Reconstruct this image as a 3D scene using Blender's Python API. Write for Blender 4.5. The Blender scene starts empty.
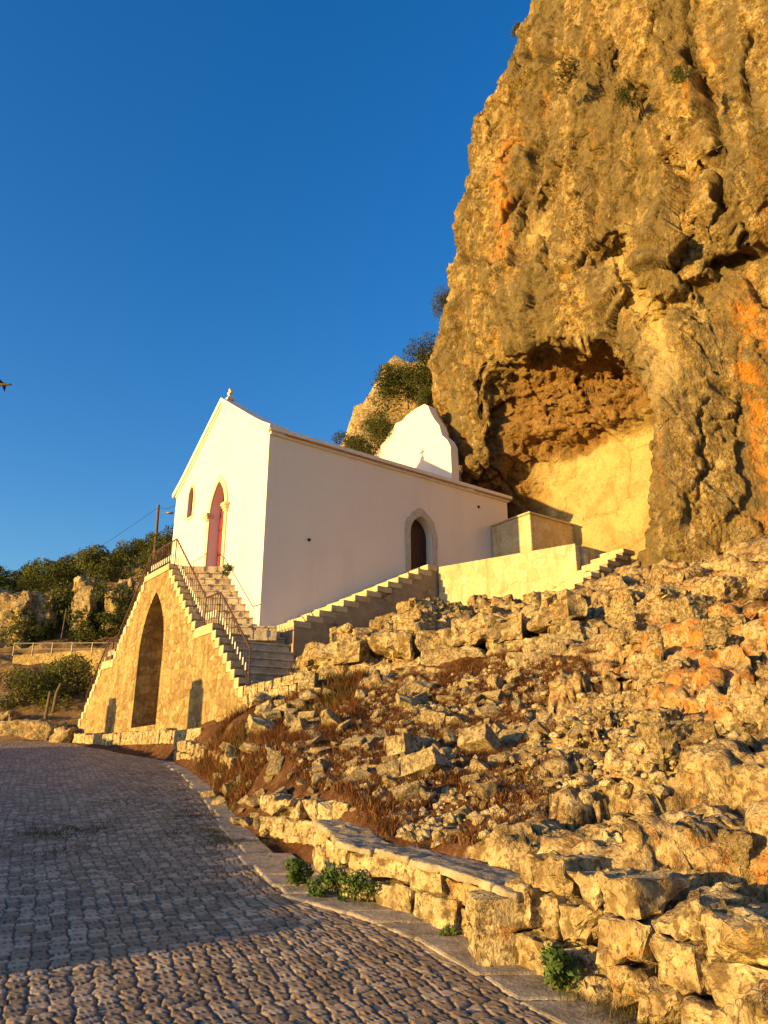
import bpy, bmesh, math, random
import numpy as np
from mathutils import Vector
R = math.radians
SC = bpy.context.scene
COL = SC.collection
rng = np.random.default_rng(7)
random.seed(7)

# ------------------------------------------------------------------ camera
FPX, PITCH, CH = 764.0, R(19.3), 1.6
cp, sp = math.cos(PITCH), math.sin(PITCH)
cam = bpy.data.cameras.new('camera'); camo = bpy.data.objects.new('camera', cam); COL.objects.link(camo)
cam.sensor_width = 36; cam.sensor_fit = 'AUTO'; cam.lens = FPX/1024*36
cam.clip_start = .1; cam.clip_end = 3000
camo.location = (0, 0, CH); camo.rotation_euler = (R(90)+PITCH, 0, 0)
SC.camera = camo

def at(x, y, Y):                       # the world point seen at pixel (x, y) at forward distance Y
    a = (x-384)/FPX; b = (512-y)/FPX
    r = np.array([a, cp-sp*b, sp+cp*b]); r = r*(Y/r[1])
    return np.array([r[0], Y, CH+r[2]])

# the chapel's own axes: s runs back along the nave, t to the left along the front, z up
C0 = at(270, 427, 20)
TH = math.atan2(604, 810)
vx, vy = math.cos(TH), math.sin(TH)
def F(s, t, z=0.): return (C0[0]+vx*s-vy*t, C0[1]+vy*s+vx*t, z)

# ------------------------------------------------------------------ noise
_perm = np.random.default_rng(3).permutation(256); _perm = np.concatenate([_perm, _perm, _perm])
_grad = np.random.default_rng(4).normal(size=(256, 3)); _grad /= np.linalg.norm(_grad, axis=1)[:, None]
def perlin(P):
    P = np.asarray(P, float); i = np.floor(P).astype(int); f = P-i; u = f*f*f*(f*(f*6-15)+10); i &= 255
    out = 0
    for dx in (0, 1):
        wx = u[:, 0] if dx else 1-u[:, 0]
        for dy in (0, 1):
            wy = u[:, 1] if dy else 1-u[:, 1]
            for dz in (0, 1):
                wz = u[:, 2] if dz else 1-u[:, 2]
                h = _perm[_perm[_perm[i[:, 0]+dx]+i[:, 1]+dy]+i[:, 2]+dz]
                g = _grad[h]
                out = out + wx*wy*wz*(g[:, 0]*(f[:, 0]-dx)+g[:, 1]*(f[:, 1]-dy)+g[:, 2]*(f[:, 2]-dz))
    return out*1.5
def fbm(P, scale=1., octv=4, gain=.5, ridge=False, seed=0.):
    P = np.asarray(P, float)/scale+seed*17.31; a = 1.; o = 0; 
    for k in range(octv):
        n = perlin(P)
        if ridge: n = 1-2*np.abs(n)
        o = o+a*n; a *= gain; P = P*2.03+11.7
    return o
def voro(P, jit=.9, seed=0):           # 2-D cells: F1, F2 edge distance, cell id random
    P = np.asarray(P, float); i = np.floor(P).astype(int); f = P-i
    n = len(P); d1 = np.full(n, 9.); d2 = np.full(n, 9.); cid = np.zeros(n, int)
    tab = np.random.default_rng(50+seed).random((256, 2))
    for dx in (-1, 0, 1):
        for dy in (-1, 0, 1):
            h = _perm[_perm[(i[:, 0]+dx) & 255]+((i[:, 1]+dy) & 255)]
            q = tab[h]
            ex = dx+.5+(q[:, 0]-.5)*jit-f[:, 0]; ey = dy+.5+(q[:, 1]-.5)*jit-f[:, 1]
            d = np.hypot(ex, ey)
            m = d < d1
            d2 = np.where(m, d1, np.minimum(d2, d)); cid = np.where(m, h, cid); d1 = np.where(m, d, d1)
    return d1, d2, cid
def facet(P, scale, seed=0, slope=.5):   # 3-D cells, each a tilted plane: value and distance to the cell edge
    P = np.asarray(P, float)/np.asarray(scale, float); i = np.floor(P).astype(int); f = P-i; n = len(P)
    g_ = np.random.default_rng(900+seed); tab = g_.random((256, 3)); lev = g_.random(256)-.5; gr = g_.normal(size=(256, 3))*slope
    d1 = np.full(n, 9.); d2 = np.full(n, 9.); val = np.zeros(n)
    for dx in (-1, 0, 1):
        for dy in (-1, 0, 1):
            for dz in (-1, 0, 1):
                h = _perm[_perm[_perm[(i[:, 0]+dx) & 255]+((i[:, 1]+dy) & 255)]+((i[:, 2]+dz) & 255)]
                q = tab[h]; e = np.array([dx, dy, dz])+q-f
                d = np.sqrt((e*e).sum(1)); m = d < d1
                d2 = np.where(m, d1, np.minimum(d2, d)); d1 = np.where(m, d, d1)
                val = np.where(m, lev[h]-(e*gr[h]).sum(1), val)
    return val, d2-d1
def sm(a, b, x):
    x = np.clip((x-a)/(b-a), 0, 1); return x*x*(3-2*x)
def bl(x, xs, ys): return np.interp(x, xs, ys)

# ------------------------------------------------------------------ materials
class Mat:
    def __init__(s, name):
        s.m = bpy.data.materials.new(name); s.m.use_nodes = True; s.t = s.m.node_tree; s.n = s.t.nodes
        s.bsdf = s.n['Principled BSDF']; s.tc = s.n.new('ShaderNodeTexCoord')
    def link(s, a, b):
        if hasattr(a, 'bl_idname') or hasattr(a, 'links'): s.t.links.new(a, b)
        else: b.default_value = a if not isinstance(a, tuple) or len(a) == 4 or b.type == 'VECTOR' else (*a, 1)
    def co(s, scale=(1, 1, 1), rand=False, rot=(0, 0, 0)):
        mp = s.n.new('ShaderNodeMapping'); s.t.links.new(s.tc.outputs['Object'], mp.inputs[0])
        mp.inputs['Scale'].default_value = scale; mp.inputs['Rotation'].default_value = rot
        if rand:
            oi = s.n.new('ShaderNodeObjectInfo'); vm = s.n.new('ShaderNodeVectorMath'); vm.operation = 'SCALE'
            cx = s.n.new('ShaderNodeCombineXYZ')
            for k in range(3): s.t.links.new(oi.outputs['Random'], cx.inputs[k])
            s.t.links.new(cx.outputs[0], vm.inputs[0]); vm.inputs['Scale'].default_value = 37.
            s.t.links.new(vm.outputs[0], mp.inputs['Location'])
        return mp.outputs[0]
    def noise(s, scale, detail=4, rough=.55, co=None, dist=0., out=0):
        n = s.n.new('ShaderNodeTexNoise'); s.t.links.new(co or s.tc.outputs['Object'], n.inputs['Vector'])
        n.inputs['Scale'].default_value = scale; n.inputs['Detail'].default_value = detail
        n.inputs['Roughness'].default_value = rough; n.inputs['Distortion'].default_value = dist
        return n.outputs[out]
    def voro(s, scale, feature='F1', co=None, rnd=1., out=None):
        n = s.n.new('ShaderNodeTexVoronoi'); n.feature = feature
        s.t.links.new(co or s.tc.outputs['Object'], n.inputs['Vector'])
        n.inputs['Scale'].default_value = scale; n.inputs['Randomness'].default_value = rnd
        return n.outputs[out or 'Distance']
    def ramp(s, f, stops, interp='LINEAR'):
        n = s.n.new('ShaderNodeValToRGB'); s.link(f, n.inputs[0]); e = n.color_ramp.elements; n.color_ramp.interpolation = interp
        while len(e) < len(stops): e.new(.5)
        for k, (p, c) in enumerate(stops):
            e[k].position = p; e[k].color = (c, c, c, 1) if isinstance(c, (int, float)) else (*c, 1)
        return n.outputs[0]
    def mix(s, f, a, b, mode='MIX'):
        n = s.n.new('ShaderNodeMix'); n.data_type = 'RGBA'; n.blend_type = mode
        s.link(f, n.inputs[0]); s.link(a, n.inputs[6]); s.link(b, n.inputs[7]); return n.outputs[2]
    def math(s, op, a, b=0.):
        n = s.n.new('ShaderNodeMath'); n.operation = op; s.link(a, n.inputs[0]); s.link(b, n.inputs[1]); return n.outputs[0]
    def attr(s, name):
        n = s.n.new('ShaderNodeAttribute'); n.attribute_name = name; return n.outputs['Fac']
    def rand(s):
        return s.n.new('ShaderNodeObjectInfo').outputs['Random']
    def bump(s, h, strength=.5, dist=.02, normal=None):
        n = s.n.new('ShaderNodeBump'); s.link(h, n.inputs['Height']); n.inputs['Strength'].default_value = strength
        n.inputs['Distance'].default_value = dist
        if normal is not None: s.t.links.new(normal, n.inputs['Normal'])
        return n.outputs[0]
    def done(s, col, rough=.85, nrm=None, spec=.25, metal=0.):
        s.link(col, s.bsdf.inputs['Base Color']); s.link(rough, s.bsdf.inputs['Roughness'])
        s.bsdf.inputs['Specular IOR Level'].default_value = spec; s.bsdf.inputs['Metallic'].default_value = metal
        if nrm is not None: s.t.links.new(nrm, s.bsdf.inputs['Normal'])
        return s.m

def rock_nodes(m, co, base, lichen=.5, scale=1., crk=.5, cs=1.1):
    c = m.ramp(m.noise(1.1*scale, 8, .66, co), [(.3, base[0]), (.5, base[1]), (.7, base[2])])
    mid = m.noise(4.6*scale, 5, .62, co)
    c = m.mix(m.ramp(mid, [(.41, .92), (.49, 0.)]), c, (.125, .08, .035))
    c = m.mix(m.ramp(mid, [(.52, 0.), (.62, .8)]), c, (.72, .59, .35))
    c = m.mix(m.math('MULTIPLY', m.ramp(m.noise(2.3*scale, 7, .7, co, .5), [(.48, 0.), (.57, 1.)]), .5), c, (.20, .135, .062))
    ol = m.ramp(m.math('ADD', m.noise(1.5*scale, 4, .6, co, .3), m.math('MULTIPLY', m.noise(9*scale, 6, .7, co), .5)), [(.88, 0.), (.92, 1.)])
    c = m.mix(m.math('MULTIPLY', ol, lichen), c, (.56, .21, .02))
    c = m.mix(m.ramp(m.noise(15*scale, 3, .55, co), [(.56, 0.), (.64, .85)]), c, (.07, .05, .03))
    h = m.math('ADD', m.noise(5*scale, 6, .66, co), m.math('MULTIPLY', m.noise(20*scale, 4, .6, co), .3))
    cr = m.ramp(m.voro(cs*scale, 'DISTANCE_TO_EDGE', m.mix(.3, co, m.noise(1.6*scale, 6, .7, co, 0., 1))), [(0., 0.), (.022, 1.)])
    cr = m.math('MAXIMUM', cr, m.ramp(m.noise(.9*scale, 3, .5, co), [(.48, 0.), (.56, 1.)]))
    c = m.mix(m.math('MULTIPLY', m.math('SUBTRACT', 1., cr), crk), c, (.09, .06, .035))
    wc = m.mix(.18, co, m.noise(2.2*scale, 6, .7, co, 0., 1))
    for sc2, wt in ((2.6, .55), (7., .28)):
        v = m.n.new('ShaderNodeSeparateColor'); m.t.links.new(m.voro(sc2*scale, 'F1', wc, 1., 'Color'), v.inputs[0])
        h = m.math('ADD', h, m.math('MULTIPLY', v.outputs[0], wt*.6))
        c = m.mix(m.math('MULTIPLY', v.outputs[1], .22), c, base[0])
    return c, m.math('ADD', h, m.math('MULTIPLY', cr, .3))

def M_cliff():
    m = Mat('cliff_rock'); co = m.tc.outputs['Object']
    c, h = rock_nodes(m, co, ((.31, .19, .06), (.49, .325, .10), (.63, .455, .175)), .3, .8, .5, .7)
    st = m.co((1.1, 1.1, .13))
    dk = m.math('MULTIPLY', m.ramp(m.noise(.8, 12, .72, st, .3), [(.455, 0.), (.53, 1.)]), .74)
    c = m.mix(dk, c, (.14, .105, .05))
    gb = m.ramp(m.noise(.45, 12, .72, m.co((1., 1., .5))), [(.52, 0.), (.58, .42)]); c = m.mix(gb, c, (.21, .155, .07))
    st2 = m.co((1.6, 1.6, .22))
    og = m.ramp(m.noise(.75, 6, .62, st2, .2), [(.6, 0.), (.7, 1.)])
    c = m.mix(m.math('MULTIPLY', og, .6), c, (.55, .24, .035))
    wob = m.ramp(m.noise(2.2, 9, .75, co), [(.44, 0.), (.55, .9)])
    c = m.mix(m.math('MULTIPLY', m.attr('orange'), wob), c, (.62, .23, .02))
    c = m.mix(m.math('MULTIPLY', m.attr('pale'), .92), c, m.mix(m.ramp(m.noise(1.3, 8, .68, co, .4), [(.42, 0.), (.62, 1.)]), (.66, .50, .22), (.48, .33, .13)))
    c = m.mix(m.math('MULTIPLY', m.attr('grey'), .25), c, (.20, .15, .075))
    c = m.mix(m.math('MULTIPLY', m.attr('cave'), .72), c, (.28, .15, .05))  # shade under the cave roof put into the rock colour
    c = m.mix(m.math('MULTIPLY', m.attr('crack'), .7), c, (.06, .045, .03))
    pit = m.ramp(m.noise(6, 4, .6, co), [(.38, 1.), (.43, 0.)])
    c = m.mix(m.math('MULTIPLY', pit, m.math('SUBTRACT', .5, m.math('MULTIPLY', m.attr('pale'), .45))), c, (.10, .07, .035))
    nb = m.bump(h, 1., .2)
    return m.done(c, .9, nb, .15)

def M_rock(name, base, lichen=.5, rand=True, scale=1.6):
    m = Mat(name); co = m.co((1, 1, 1), rand)
    c, h = rock_nodes(m, co, base, lichen, scale)
    return m.done(c, .88, m.bump(h, 1., .05), .15)

def M_soil():
    m = Mat('hillside_soil'); co = m.tc.outputs['Object']
    rc, h = rock_nodes(m, co, ((.32, .22, .11), (.47, .345, .18), (.61, .48, .28)), .75, 1.9)
    s = m.ramp(m.noise(3, 8, .65), [(.3, (.05, .022, .011)), (.5, (.105, .045, .02)), (.72, (.17, .085, .04))])
    s = m.mix(m.ramp(m.noise(14, 5, .7), [(.55, 0.), (.66, 1.)]), s, (.22, .13, .065))
    k = m.ramp(m.math('ADD', m.attr('rock'), m.math('MULTIPLY', m.math('SUBTRACT', m.noise(1.9, 7, .68), .5), 1.5)), [(.5, 0.), (.6, 1.)])
    ge = m.n.new('ShaderNodeNewGeometry'); sx = m.n.new('ShaderNodeSeparateXYZ'); m.t.links.new(ge.outputs['Normal'], sx.inputs[0])
    steep = m.math('MULTIPLY', m.ramp(sx.outputs[2], [(.6, 1.), (.78, 0.)]), m.ramp(m.attr('rock'), [(.06, 0.), (.22, 1.)]))
    k = m.math('MAXIMUM', k, steep)
    c = m.mix(k, s, rc)
    c = m.mix(m.math('MULTIPLY', m.attr('crack'), m.ramp(sx.outputs[2], [(.55, .12), (.8, .8)])), c, (.06, .03, .016))
    c = m.mix(m.math('MULTIPLY', m.attr('orange'), m.ramp(m.noise(4.5, 10, .78), [(.49, 0.), (.55, .9)])), c, (.58, .2, .025))
    return m.done(c, .93, m.bump(m.math('ADD', h, m.math('MULTIPLY', m.noise(40, 4, .7), .3)), .9, .05), .1)

def M_road():
    m = Mat('cobbles')
    t = m.attr('tone'); c = m.ramp(t, [(0., (.22, .15, .09)), (.45, (.31, .215, .13)), (.8, (.39, .28, .175)), (1., (.50, .37, .24))])
    c = m.mix(m.ramp(m.noise(45, 5, .7), [(.45, 0.), (.7, .5)]), c, (.13, .10, .075))
    c = m.mix(m.ramp(m.noise(.7, 4, .6), [(.5, 0.), (.7, .35)]), c, (.16, .12, .095))
    c = m.mix(m.attr('joint'), c, (.045, .032, .024))
    return m.done(c, m.ramp(t, [(0., .75), (1., .55)]), m.bump(m.noise(35, 6, .65), .25, .006), .25)

def M_plain(name, a, b, sc=6, rough=.8, bstr=.2, bd=.01, spec=.3, metal=0., bsc=None, rand=False):
    m = Mat(name); co = m.co((1, 1, 1), rand)
    c = m.ramp(m.noise(sc, 6, .6, co), [(.32, a), (.68, b)])
    return m.done(c, rough, m.bump(m.noise(bsc or sc*4, 6, .65, co), bstr, bd), spec, metal)

def M_wall():
    m = Mat('white_paint'); 
    c = m.ramp(m.noise(1.2, 6, .6), [(.3, (.84, .71, .60)), (.7, (.87, .75, .64))])
    low = m.co((1.3, 1.3, .2))
    c = m.mix(m.ramp(m.noise(.9, 6, .65, low), [(.52, 0.), (.78, .38)]), c, (.66, .55, .44))
    c = m.mix(m.ramp(m.noise(3.2, 8, .72), [(.56, 0.), (.7, .25)]), c, (.70, .60, .50))
    return m.done(c, .8, m.bump(m.math('ADD', m.noise(18, 5, .6), m.noise(2.2, 4, .6)), .22, .02), .2)

def M_masonry(name, scale, stones, mortar, plaster=.3, plc=(.55, .44, .29), joint=(.03, .09), bd=.05, stretch=1.5):
    m = Mat(name)
    wob = m.n.new('ShaderNodeVectorMath'); wob.operation = 'ADD'
    nz = m.noise(5.5, 5, .65, out=1); sc_ = m.n.new('ShaderNodeVectorMath'); sc_.operation = 'SCALE'
    m.t.links.new(nz, sc_.inputs[0]); sc_.inputs['Scale'].default_value = .22
    m.t.links.new(m.co((1, 1, stretch)), wob.inputs[0]); m.t.links.new(sc_.outputs[0], wob.inputs[1])
    co = wob.outputs[0]
    e = m.voro(scale, 'DISTANCE_TO_EDGE', co, 1.); cid = m.voro(scale, 'F1', co, 1., 'Color')
    jn = m.ramp(m.noise(2.7, 7, .72), [(.40, .0), (.66, .85)])
    j = m.math('MULTIPLY', m.ramp(e, [(joint[0], 1.), (joint[1], 0.)]), jn)
    v = m.n.new('ShaderNodeSeparateColor'); m.t.links.new(cid, v.inputs[0])
    c = m.ramp(v.outputs[0], [(0., stones[0]), (.5, stones[1]), (1., stones[2])])
    c = m.mix(m.ramp(m.noise(11, 7, .72), [(.42, 0.), (.62, .8)]), c, stones[0])
    vs = m.co((2.2, 2.2, .45)); c = m.mix(m.ramp(m.noise(1.6, 6, .68, vs), [(.5, 0.), (.64, .6)]), c, tuple(q*.62 for q in stones[0]))
    pl = m.ramp(m.noise(1.3, 7, .68), [(.55-plaster*.4, 1.), (.68-plaster*.4, 0.)])
    jj = m.math('MULTIPLY', j, m.math('SUBTRACT', 1., m.math('MULTIPLY', pl, .75)))
    c = m.mix(j, c, mortar)
    plv = m.mix(m.ramp(m.noise(7, 7, .7), [(.35, 0.), (.65, .8)]), plc, stones[1])
    c = m.mix(m.math('MULTIPLY', pl, .7), c, plv)
    c = m.mix(m.ramp(m.noise(24, 5, .7), [(.6, 0.), (.7, .6)]), c, (.12, .085, .05))
    h = m.math('SUBTRACT', m.math('MULTIPLY', m.noise(9, 8, .7), .7), m.math('MULTIPLY', jj, .5))
    h = m.math('ADD', h, m.math('MULTIPLY', v.outputs[1], m.math('MULTIPLY', m.math('SUBTRACT', 1., pl), .25)))
    return m.done(c, .9, m.bump(h, .9, bd), .15)

def M_leaf(name, a, b, c3):
    m = Mat(name)
    c = m.ramp(m.math('ADD', m.attr('tone'), m.math('MULTIPLY', m.math('SUBTRACT', m.rand(), .5), .35)), [(0., a), (.5, b), (1., c3)])
    m.done(c, .7, None, .15)
    tr = m.n.new('ShaderNodeBsdfTranslucent'); mx = m.n.new('ShaderNodeMixShader'); mx.inputs[0].default_value = .25
    m.t.links.new(c, tr.inputs[0]); m.t.links.new(m.bsdf.outputs[0], mx.inputs[1]); m.t.links.new(tr.outputs[0], mx.inputs[2])
    m.t.links.new(mx.outputs[0], m.n['Material Output'].inputs[0]); return m.m

CLIFF = M_cliff(); SOIL = M_soil(); ROAD = M_road(); WHITE = M_wall()
RUBBLE = M_rock('limestone_rubble', ((.46, .34, .18), (.60, .47, .27), (.72, .60, .38)), .2, True, 2.)
BLOCK = M_rock('limestone_block', ((.32, .225, .11), (.48, .36, .19), (.63, .51, .30)), .6, True, 1.9)
WALLSTONE = M_rock('wall_stone', ((.42, .31, .16), (.56, .44, .25), (.68, .57, .36)), .55, False, 2.)
SLAB = M_plain('slab_stone', (.20, .16, .11), (.44, .36, .25), 5, .85, .9, .03)
KERB = M_plain('kerb_stone', (.17, .14, .11), (.40, .335, .275), 7, .85, .9, .03)
STAIRWALL = M_masonry('stair_masonry', 3.6, ((.25, .165, .07), (.42, .30, .13), (.56, .43, .22)), (.24, .155, .065), .55, (.47, .345, .15), (.02, .12), .1, 1.3)
TERRWALL = M_masonry('terrace_masonry', 3.4, ((.47, .36, .2), (.58, .47, .29), (.66, .56, .38)), (.52, .41, .24), 1.05, (.58, .46, .26), (.02, .07), .03, 1.1)
DARKWALL = M_masonry('rough_shade_masonry', 3.4, ((.17, .11, .06), (.30, .21, .12), (.46, .35, .22)), (.07, .045, .025), .05, (.4, .3, .2))  # rough rubble, its colour darkened for the shaded sides of the stairs
STEP = M_plain('step_stone', (.27, .205, .14), (.56, .46, .34), 4.5, .85, .9, .03)
STEPLIT = M_plain('lit_coping_stone', (.38, .285, .15), (.64, .52, .33), 4, .85, .8, .03)  # paler cut stone, also the step stone with sunlight put into its colour
TRIM = M_plain('trim_stone', (.60, .47, .28), (.72, .6, .40), 6, .8, .15, .006)
GREYTRIM = M_plain('grey_surround', (.46, .385, .30), (.60, .52, .42), 8, .85, .2, .008)
CORNICE = M_plain('cornice_paint', (.74, .66, .58), (.82, .75, .67), 5, .8, .1, .006)
RED = M_plain('red_door_paint', (.17, .016, .013), (.25, .028, .022), 9, .55, .1, .003)
BROWN = M_plain('brown_wood', (.045, .018, .01), (.08, .032, .018), 12, .6, .15, .003)
IRON = M_plain('rusty_iron', (.055, .025, .016), (.10, .045, .028), 20, .6, .1, .002, .4, .3)
PALE_BLOCK = M_plain('pale_baluster_block', (.62, .55, .47), (.75, .68, .6), 20, .6, .05, .002)
GALV = M_plain('galvanised_steel', (.19, .16, .13), (.28, .24, .2), 15, .5, .05, .002, .4, .4)
TILE = M_plain('roof_tile', (.34, .17, .10), (.48, .27, .17), 6, .85, .3, .02)
WOOD = M_plain('pole_wood', (.10, .065, .045), (.17, .115, .08), 9, .85, .3, .006)
BARK = M_plain('bark', (.09, .06, .04), (.17, .12, .08), 9, .9, .5, .02)
BLACK = M_plain('dark_opening', (.012, .01, .009), (.02, .016, .014), 5, .9, .05, .002)
GLASS = M_plain('window_panes', (.03, .02, .02), (.06, .045, .04), 5, .12, .02, .001, .5)
LEAF_D = M_leaf('dark_leaves', (.03, .036, .01), (.065, .075, .018), (.12, .125, .03))
LEAF_G = M_leaf('green_leaves', (.05, .062, .012), (.10, .115, .022), (.17, .175, .04))
LEAF_B = M_leaf('bright_weed_leaves', (.035, .06, .015), (.07, .12, .028), (.12, .18, .05))
DRY = M_leaf('dry_stalks', (.09, .03, .012), (.17, .07, .024), (.30, .16, .06))
OLIVE = M_leaf('olive_stalks', (.06, .05, .014), (.11, .09, .026), (.18, .14, .05))
HILL = None

# ------------------------------------------------------------------ mesh helpers
def mesh_from(name, V, Fc, mat, smooth=True, attrs=None):
    V = np.asarray(V, np.float32); me = bpy.data.meshes.new(name)
    Fc = np.asarray(Fc)
    if Fc.dtype != object and Fc.ndim == 2:
        k = Fc.shape[1]; me.vertices.add(len(V)); me.vertices.foreach_set('co', V.ravel())
        me.loops.add(Fc.size); me.loops.foreach_set('vertex_index', Fc.ravel().astype(np.int32))
        me.polygons.add(len(Fc)); me.polygons.foreach_set('loop_start', np.arange(0, Fc.size, k, dtype=np.int32))
        me.update(calc_edges=True); me.validate()
    else: me.from_pydata(V.tolist(), [], [list(map(int, f)) for f in Fc])
    if attrs:
        for an, av in attrs.items():
            a = me.attributes.new(an, 'FLOAT', 'POINT'); a.data.foreach_set('value', np.asarray(av, np.float32))
    me.polygons.foreach_set('use_smooth', np.full(len(me.polygons), bool(smooth))); me.materials.append(mat); me.update()
    if smooth == 'angle': me.set_sharp_from_angle(angle=R(32))
    return me
def grid_faces(nr, nc):
    i = np.arange(nr*nc).reshape(nr, nc)
    return np.stack([i[:-1, :-1], i[:-1, 1:], i[1:, 1:], i[1:, :-1]], -1).reshape(-1, 4)
def link(name, me, parent=None):
    o = bpy.data.objects.new(name, me); COL.objects.link(o)
    if parent is not None: o.parent = parent
    return o
def tag(o, label, cat, group=None):
    o['label'] = label; o['category'] = cat
    if group: o['group'] = group
    return o
def struct(name, me, kind='structure'):
    o = link(name, me); o['kind'] = kind; return o
def empty(name, loc, rz=0., label=None, cat=None, group=None):
    o = bpy.data.objects.new(name, None); COL.objects.link(o); o.location = loc; o.rotation_euler = (0, 0, rz)
    o.empty_display_size = .2
    if label: tag(o, label, cat, group)
    return o

class MB:                              # collects shapes for ONE mesh
    def __init__(s): s.v = []; s.f = []
    def add(s, V, Fc):
        b = len(s.v); s.v += [tuple(map(float, p)) for p in V]; s.f += [[int(b+i) for i in f] for f in Fc]
    def box(s, a, b):
        x0, y0, z0 = a; x1, y1, z1 = b
        s.add([(x0, y0, z0), (x1, y0, z0), (x1, y1, z0), (x0, y1, z0), (x0, y0, z1), (x1, y0, z1), (x1, y1, z1), (x0, y1, z1)],
              [(3, 2, 1, 0), (4, 5, 6, 7), (0, 1, 5, 4), (1, 2, 6, 5), (2, 3, 7, 6), (3, 0, 4, 7)])
    def tube(s, pts, r, n=8, cap=True):
        pts = [Vector(p) for p in pts]; b = len(s.v); rr = r if isinstance(r, (list, tuple)) else [r]*len(pts)
        for k, p in enumerate(pts):
            d = (pts[min(k+1, len(pts)-1)]-pts[max(k-1, 0)]).normalized()
            ref = Vector((0, 0, 1)) if abs(d.z) < .9 else Vector((1, 0, 0))
            x = d.cross(ref).normalized(); y = d.cross(x)
            for j in range(n):
                a = 2*math.pi*j/n; q = p+(x*math.cos(a)+y*math.sin(a))*rr[k]; s.v.append(tuple(q))
        for k in range(len(pts)-1):
            for j in range(n):
                s.f.append([b+k*n+j, b+k*n+(j+1) % n, b+(k+1)*n+(j+1) % n, b+(k+1)*n+j])
        if cap: s.f.append([b+j for j in range(n)]); s.f.append([b+(len(pts)-1)*n+j for j in range(n)][::-1])
    def plate(s, outer, holes, plane, a, b):   # polygon with holes in 'st'..., extruded from a to b on the third axis
        bm = bmesh.new(); loops = [outer]+list(holes); E = []
        for lp in loops:
            vs = [bm.verts.new((p[0], p[1], 0)) for p in lp]
            E += [bm.edges.new((vs[i], vs[(i+1) % len(vs)])) for i in range(len(vs))]
        bmesh.ops.triangle_fill(bm, edges=E, use_beauty=True, use_dissolve=False)
        bm.verts.index_update()
        P = [(v.co.x, v.co.y) for v in bm.verts]; T = [[v.index for v in f.verts] for f in bm.faces]; bm.free()
        def mk(p, c): return {'tz': (c, p[0], p[1]), 'sz': (p[0], c, p[1]), 'st': (p[0], p[1], c)}[plane]
        n = len(P); s.add([mk(p, a) for p in P]+[mk(p, b) for p in P], T+[[n+i for i in t][::-1] for t in T])
        for lp in loops:
            m = len(lp); s.add([mk(p, a) for p in lp]+[mk(p, b) for p in lp], [[i, (i+1) % m, m+(i+1) % m, m+i] for i in range(m)])
    def build(s, name, mat, parent=None, org=(0, 0, 0), smooth=False, bevel=0., seg=2):
        me = bpy.data.meshes.new(name)
        me.from_pydata([(x-org[0], y-org[1], z-org[2]) for x, y, z in s.v], [], s.f)
        bm = bmesh.new(); bm.from_mesh(me); bmesh.ops.remove_doubles(bm, verts=bm.verts, dist=1e-5)
        bmesh.ops.recalc_face_normals(bm, faces=bm.faces); bm.to_mesh(me); bm.free()
        me.polygons.foreach_set('use_smooth', np.full(len(me.polygons), smooth)); me.materials.append(mat)
        o = link(name, me, parent)
        if bevel:
            md = o.modifiers.new('bevel', 'BEVEL'); md.width = bevel; md.segments = seg; md.limit_method = 'ANGLE'; md.angle_limit = R(40)
        return o

_ico = {}
def ico(sub):
    if sub not in _ico:
        bm = bmesh.new(); bmesh.ops.create_icosphere(bm, subdivisions=sub, radius=1.); bm.verts.index_update()
        V = np.array([v.co[:] for v in bm.verts]); V /= np.linalg.norm(V, axis=1)[:, None]
        _ico[sub] = (V, np.array([[v.index for v in f.verts] for f in bm.faces])); bm.free()
    return _ico[sub]
def rock_verts(g, dims, sub=3, npl=9, boxy=.0, rough=.05, p=16):
    D, Fc = ico(sub)
    ax = np.array([(1, 0, 0), (-1, 0, 0), (0, 1, 0), (0, -1, 0), (0, 0, 1), (0, 0, -1)], float)
    if boxy > 0: N = ax+g.normal(0, .10*(1.2-boxy), (6, 3)); d = g.uniform(.9, 1.0, 6)
    else: N = ax+g.normal(0, .45, (6, 3)); d = g.uniform(.72, 1., 6)
    E = g.normal(size=(npl, 3)); E /= np.linalg.norm(E, axis=1)[:, None]
    N = np.concatenate([N, E]); d = np.concatenate([d, g.uniform(.95, 1.3, npl) if boxy > 0 else g.uniform(.7, 1.1, npl)])
    N /= np.linalg.norm(N, axis=1)[:, None]
    A = np.maximum(D@N.T, 0)/d[None]
    r = (A**p).sum(1)**(-1/p); r = np.minimum(r, 1.6)
    V = D*r[:, None]
    fv, fe = facet(V+g.uniform(0, 90, 3), .62, 3, .45)
    V = V*(1+rough*(1.1*fv-.9*(1-sm(0, .12, fe))*(g.random() < .7)))[:, None]
    V = V+D*(fbm(V, .55, 3, .55, seed=g.uniform(0, 50))*rough*.6)[:, None]+D*(fbm(V, .13, 3, .6, seed=g.uniform(0, 50))*rough*.3)[:, None]
    return V*np.array(dims)/2, Fc

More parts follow.
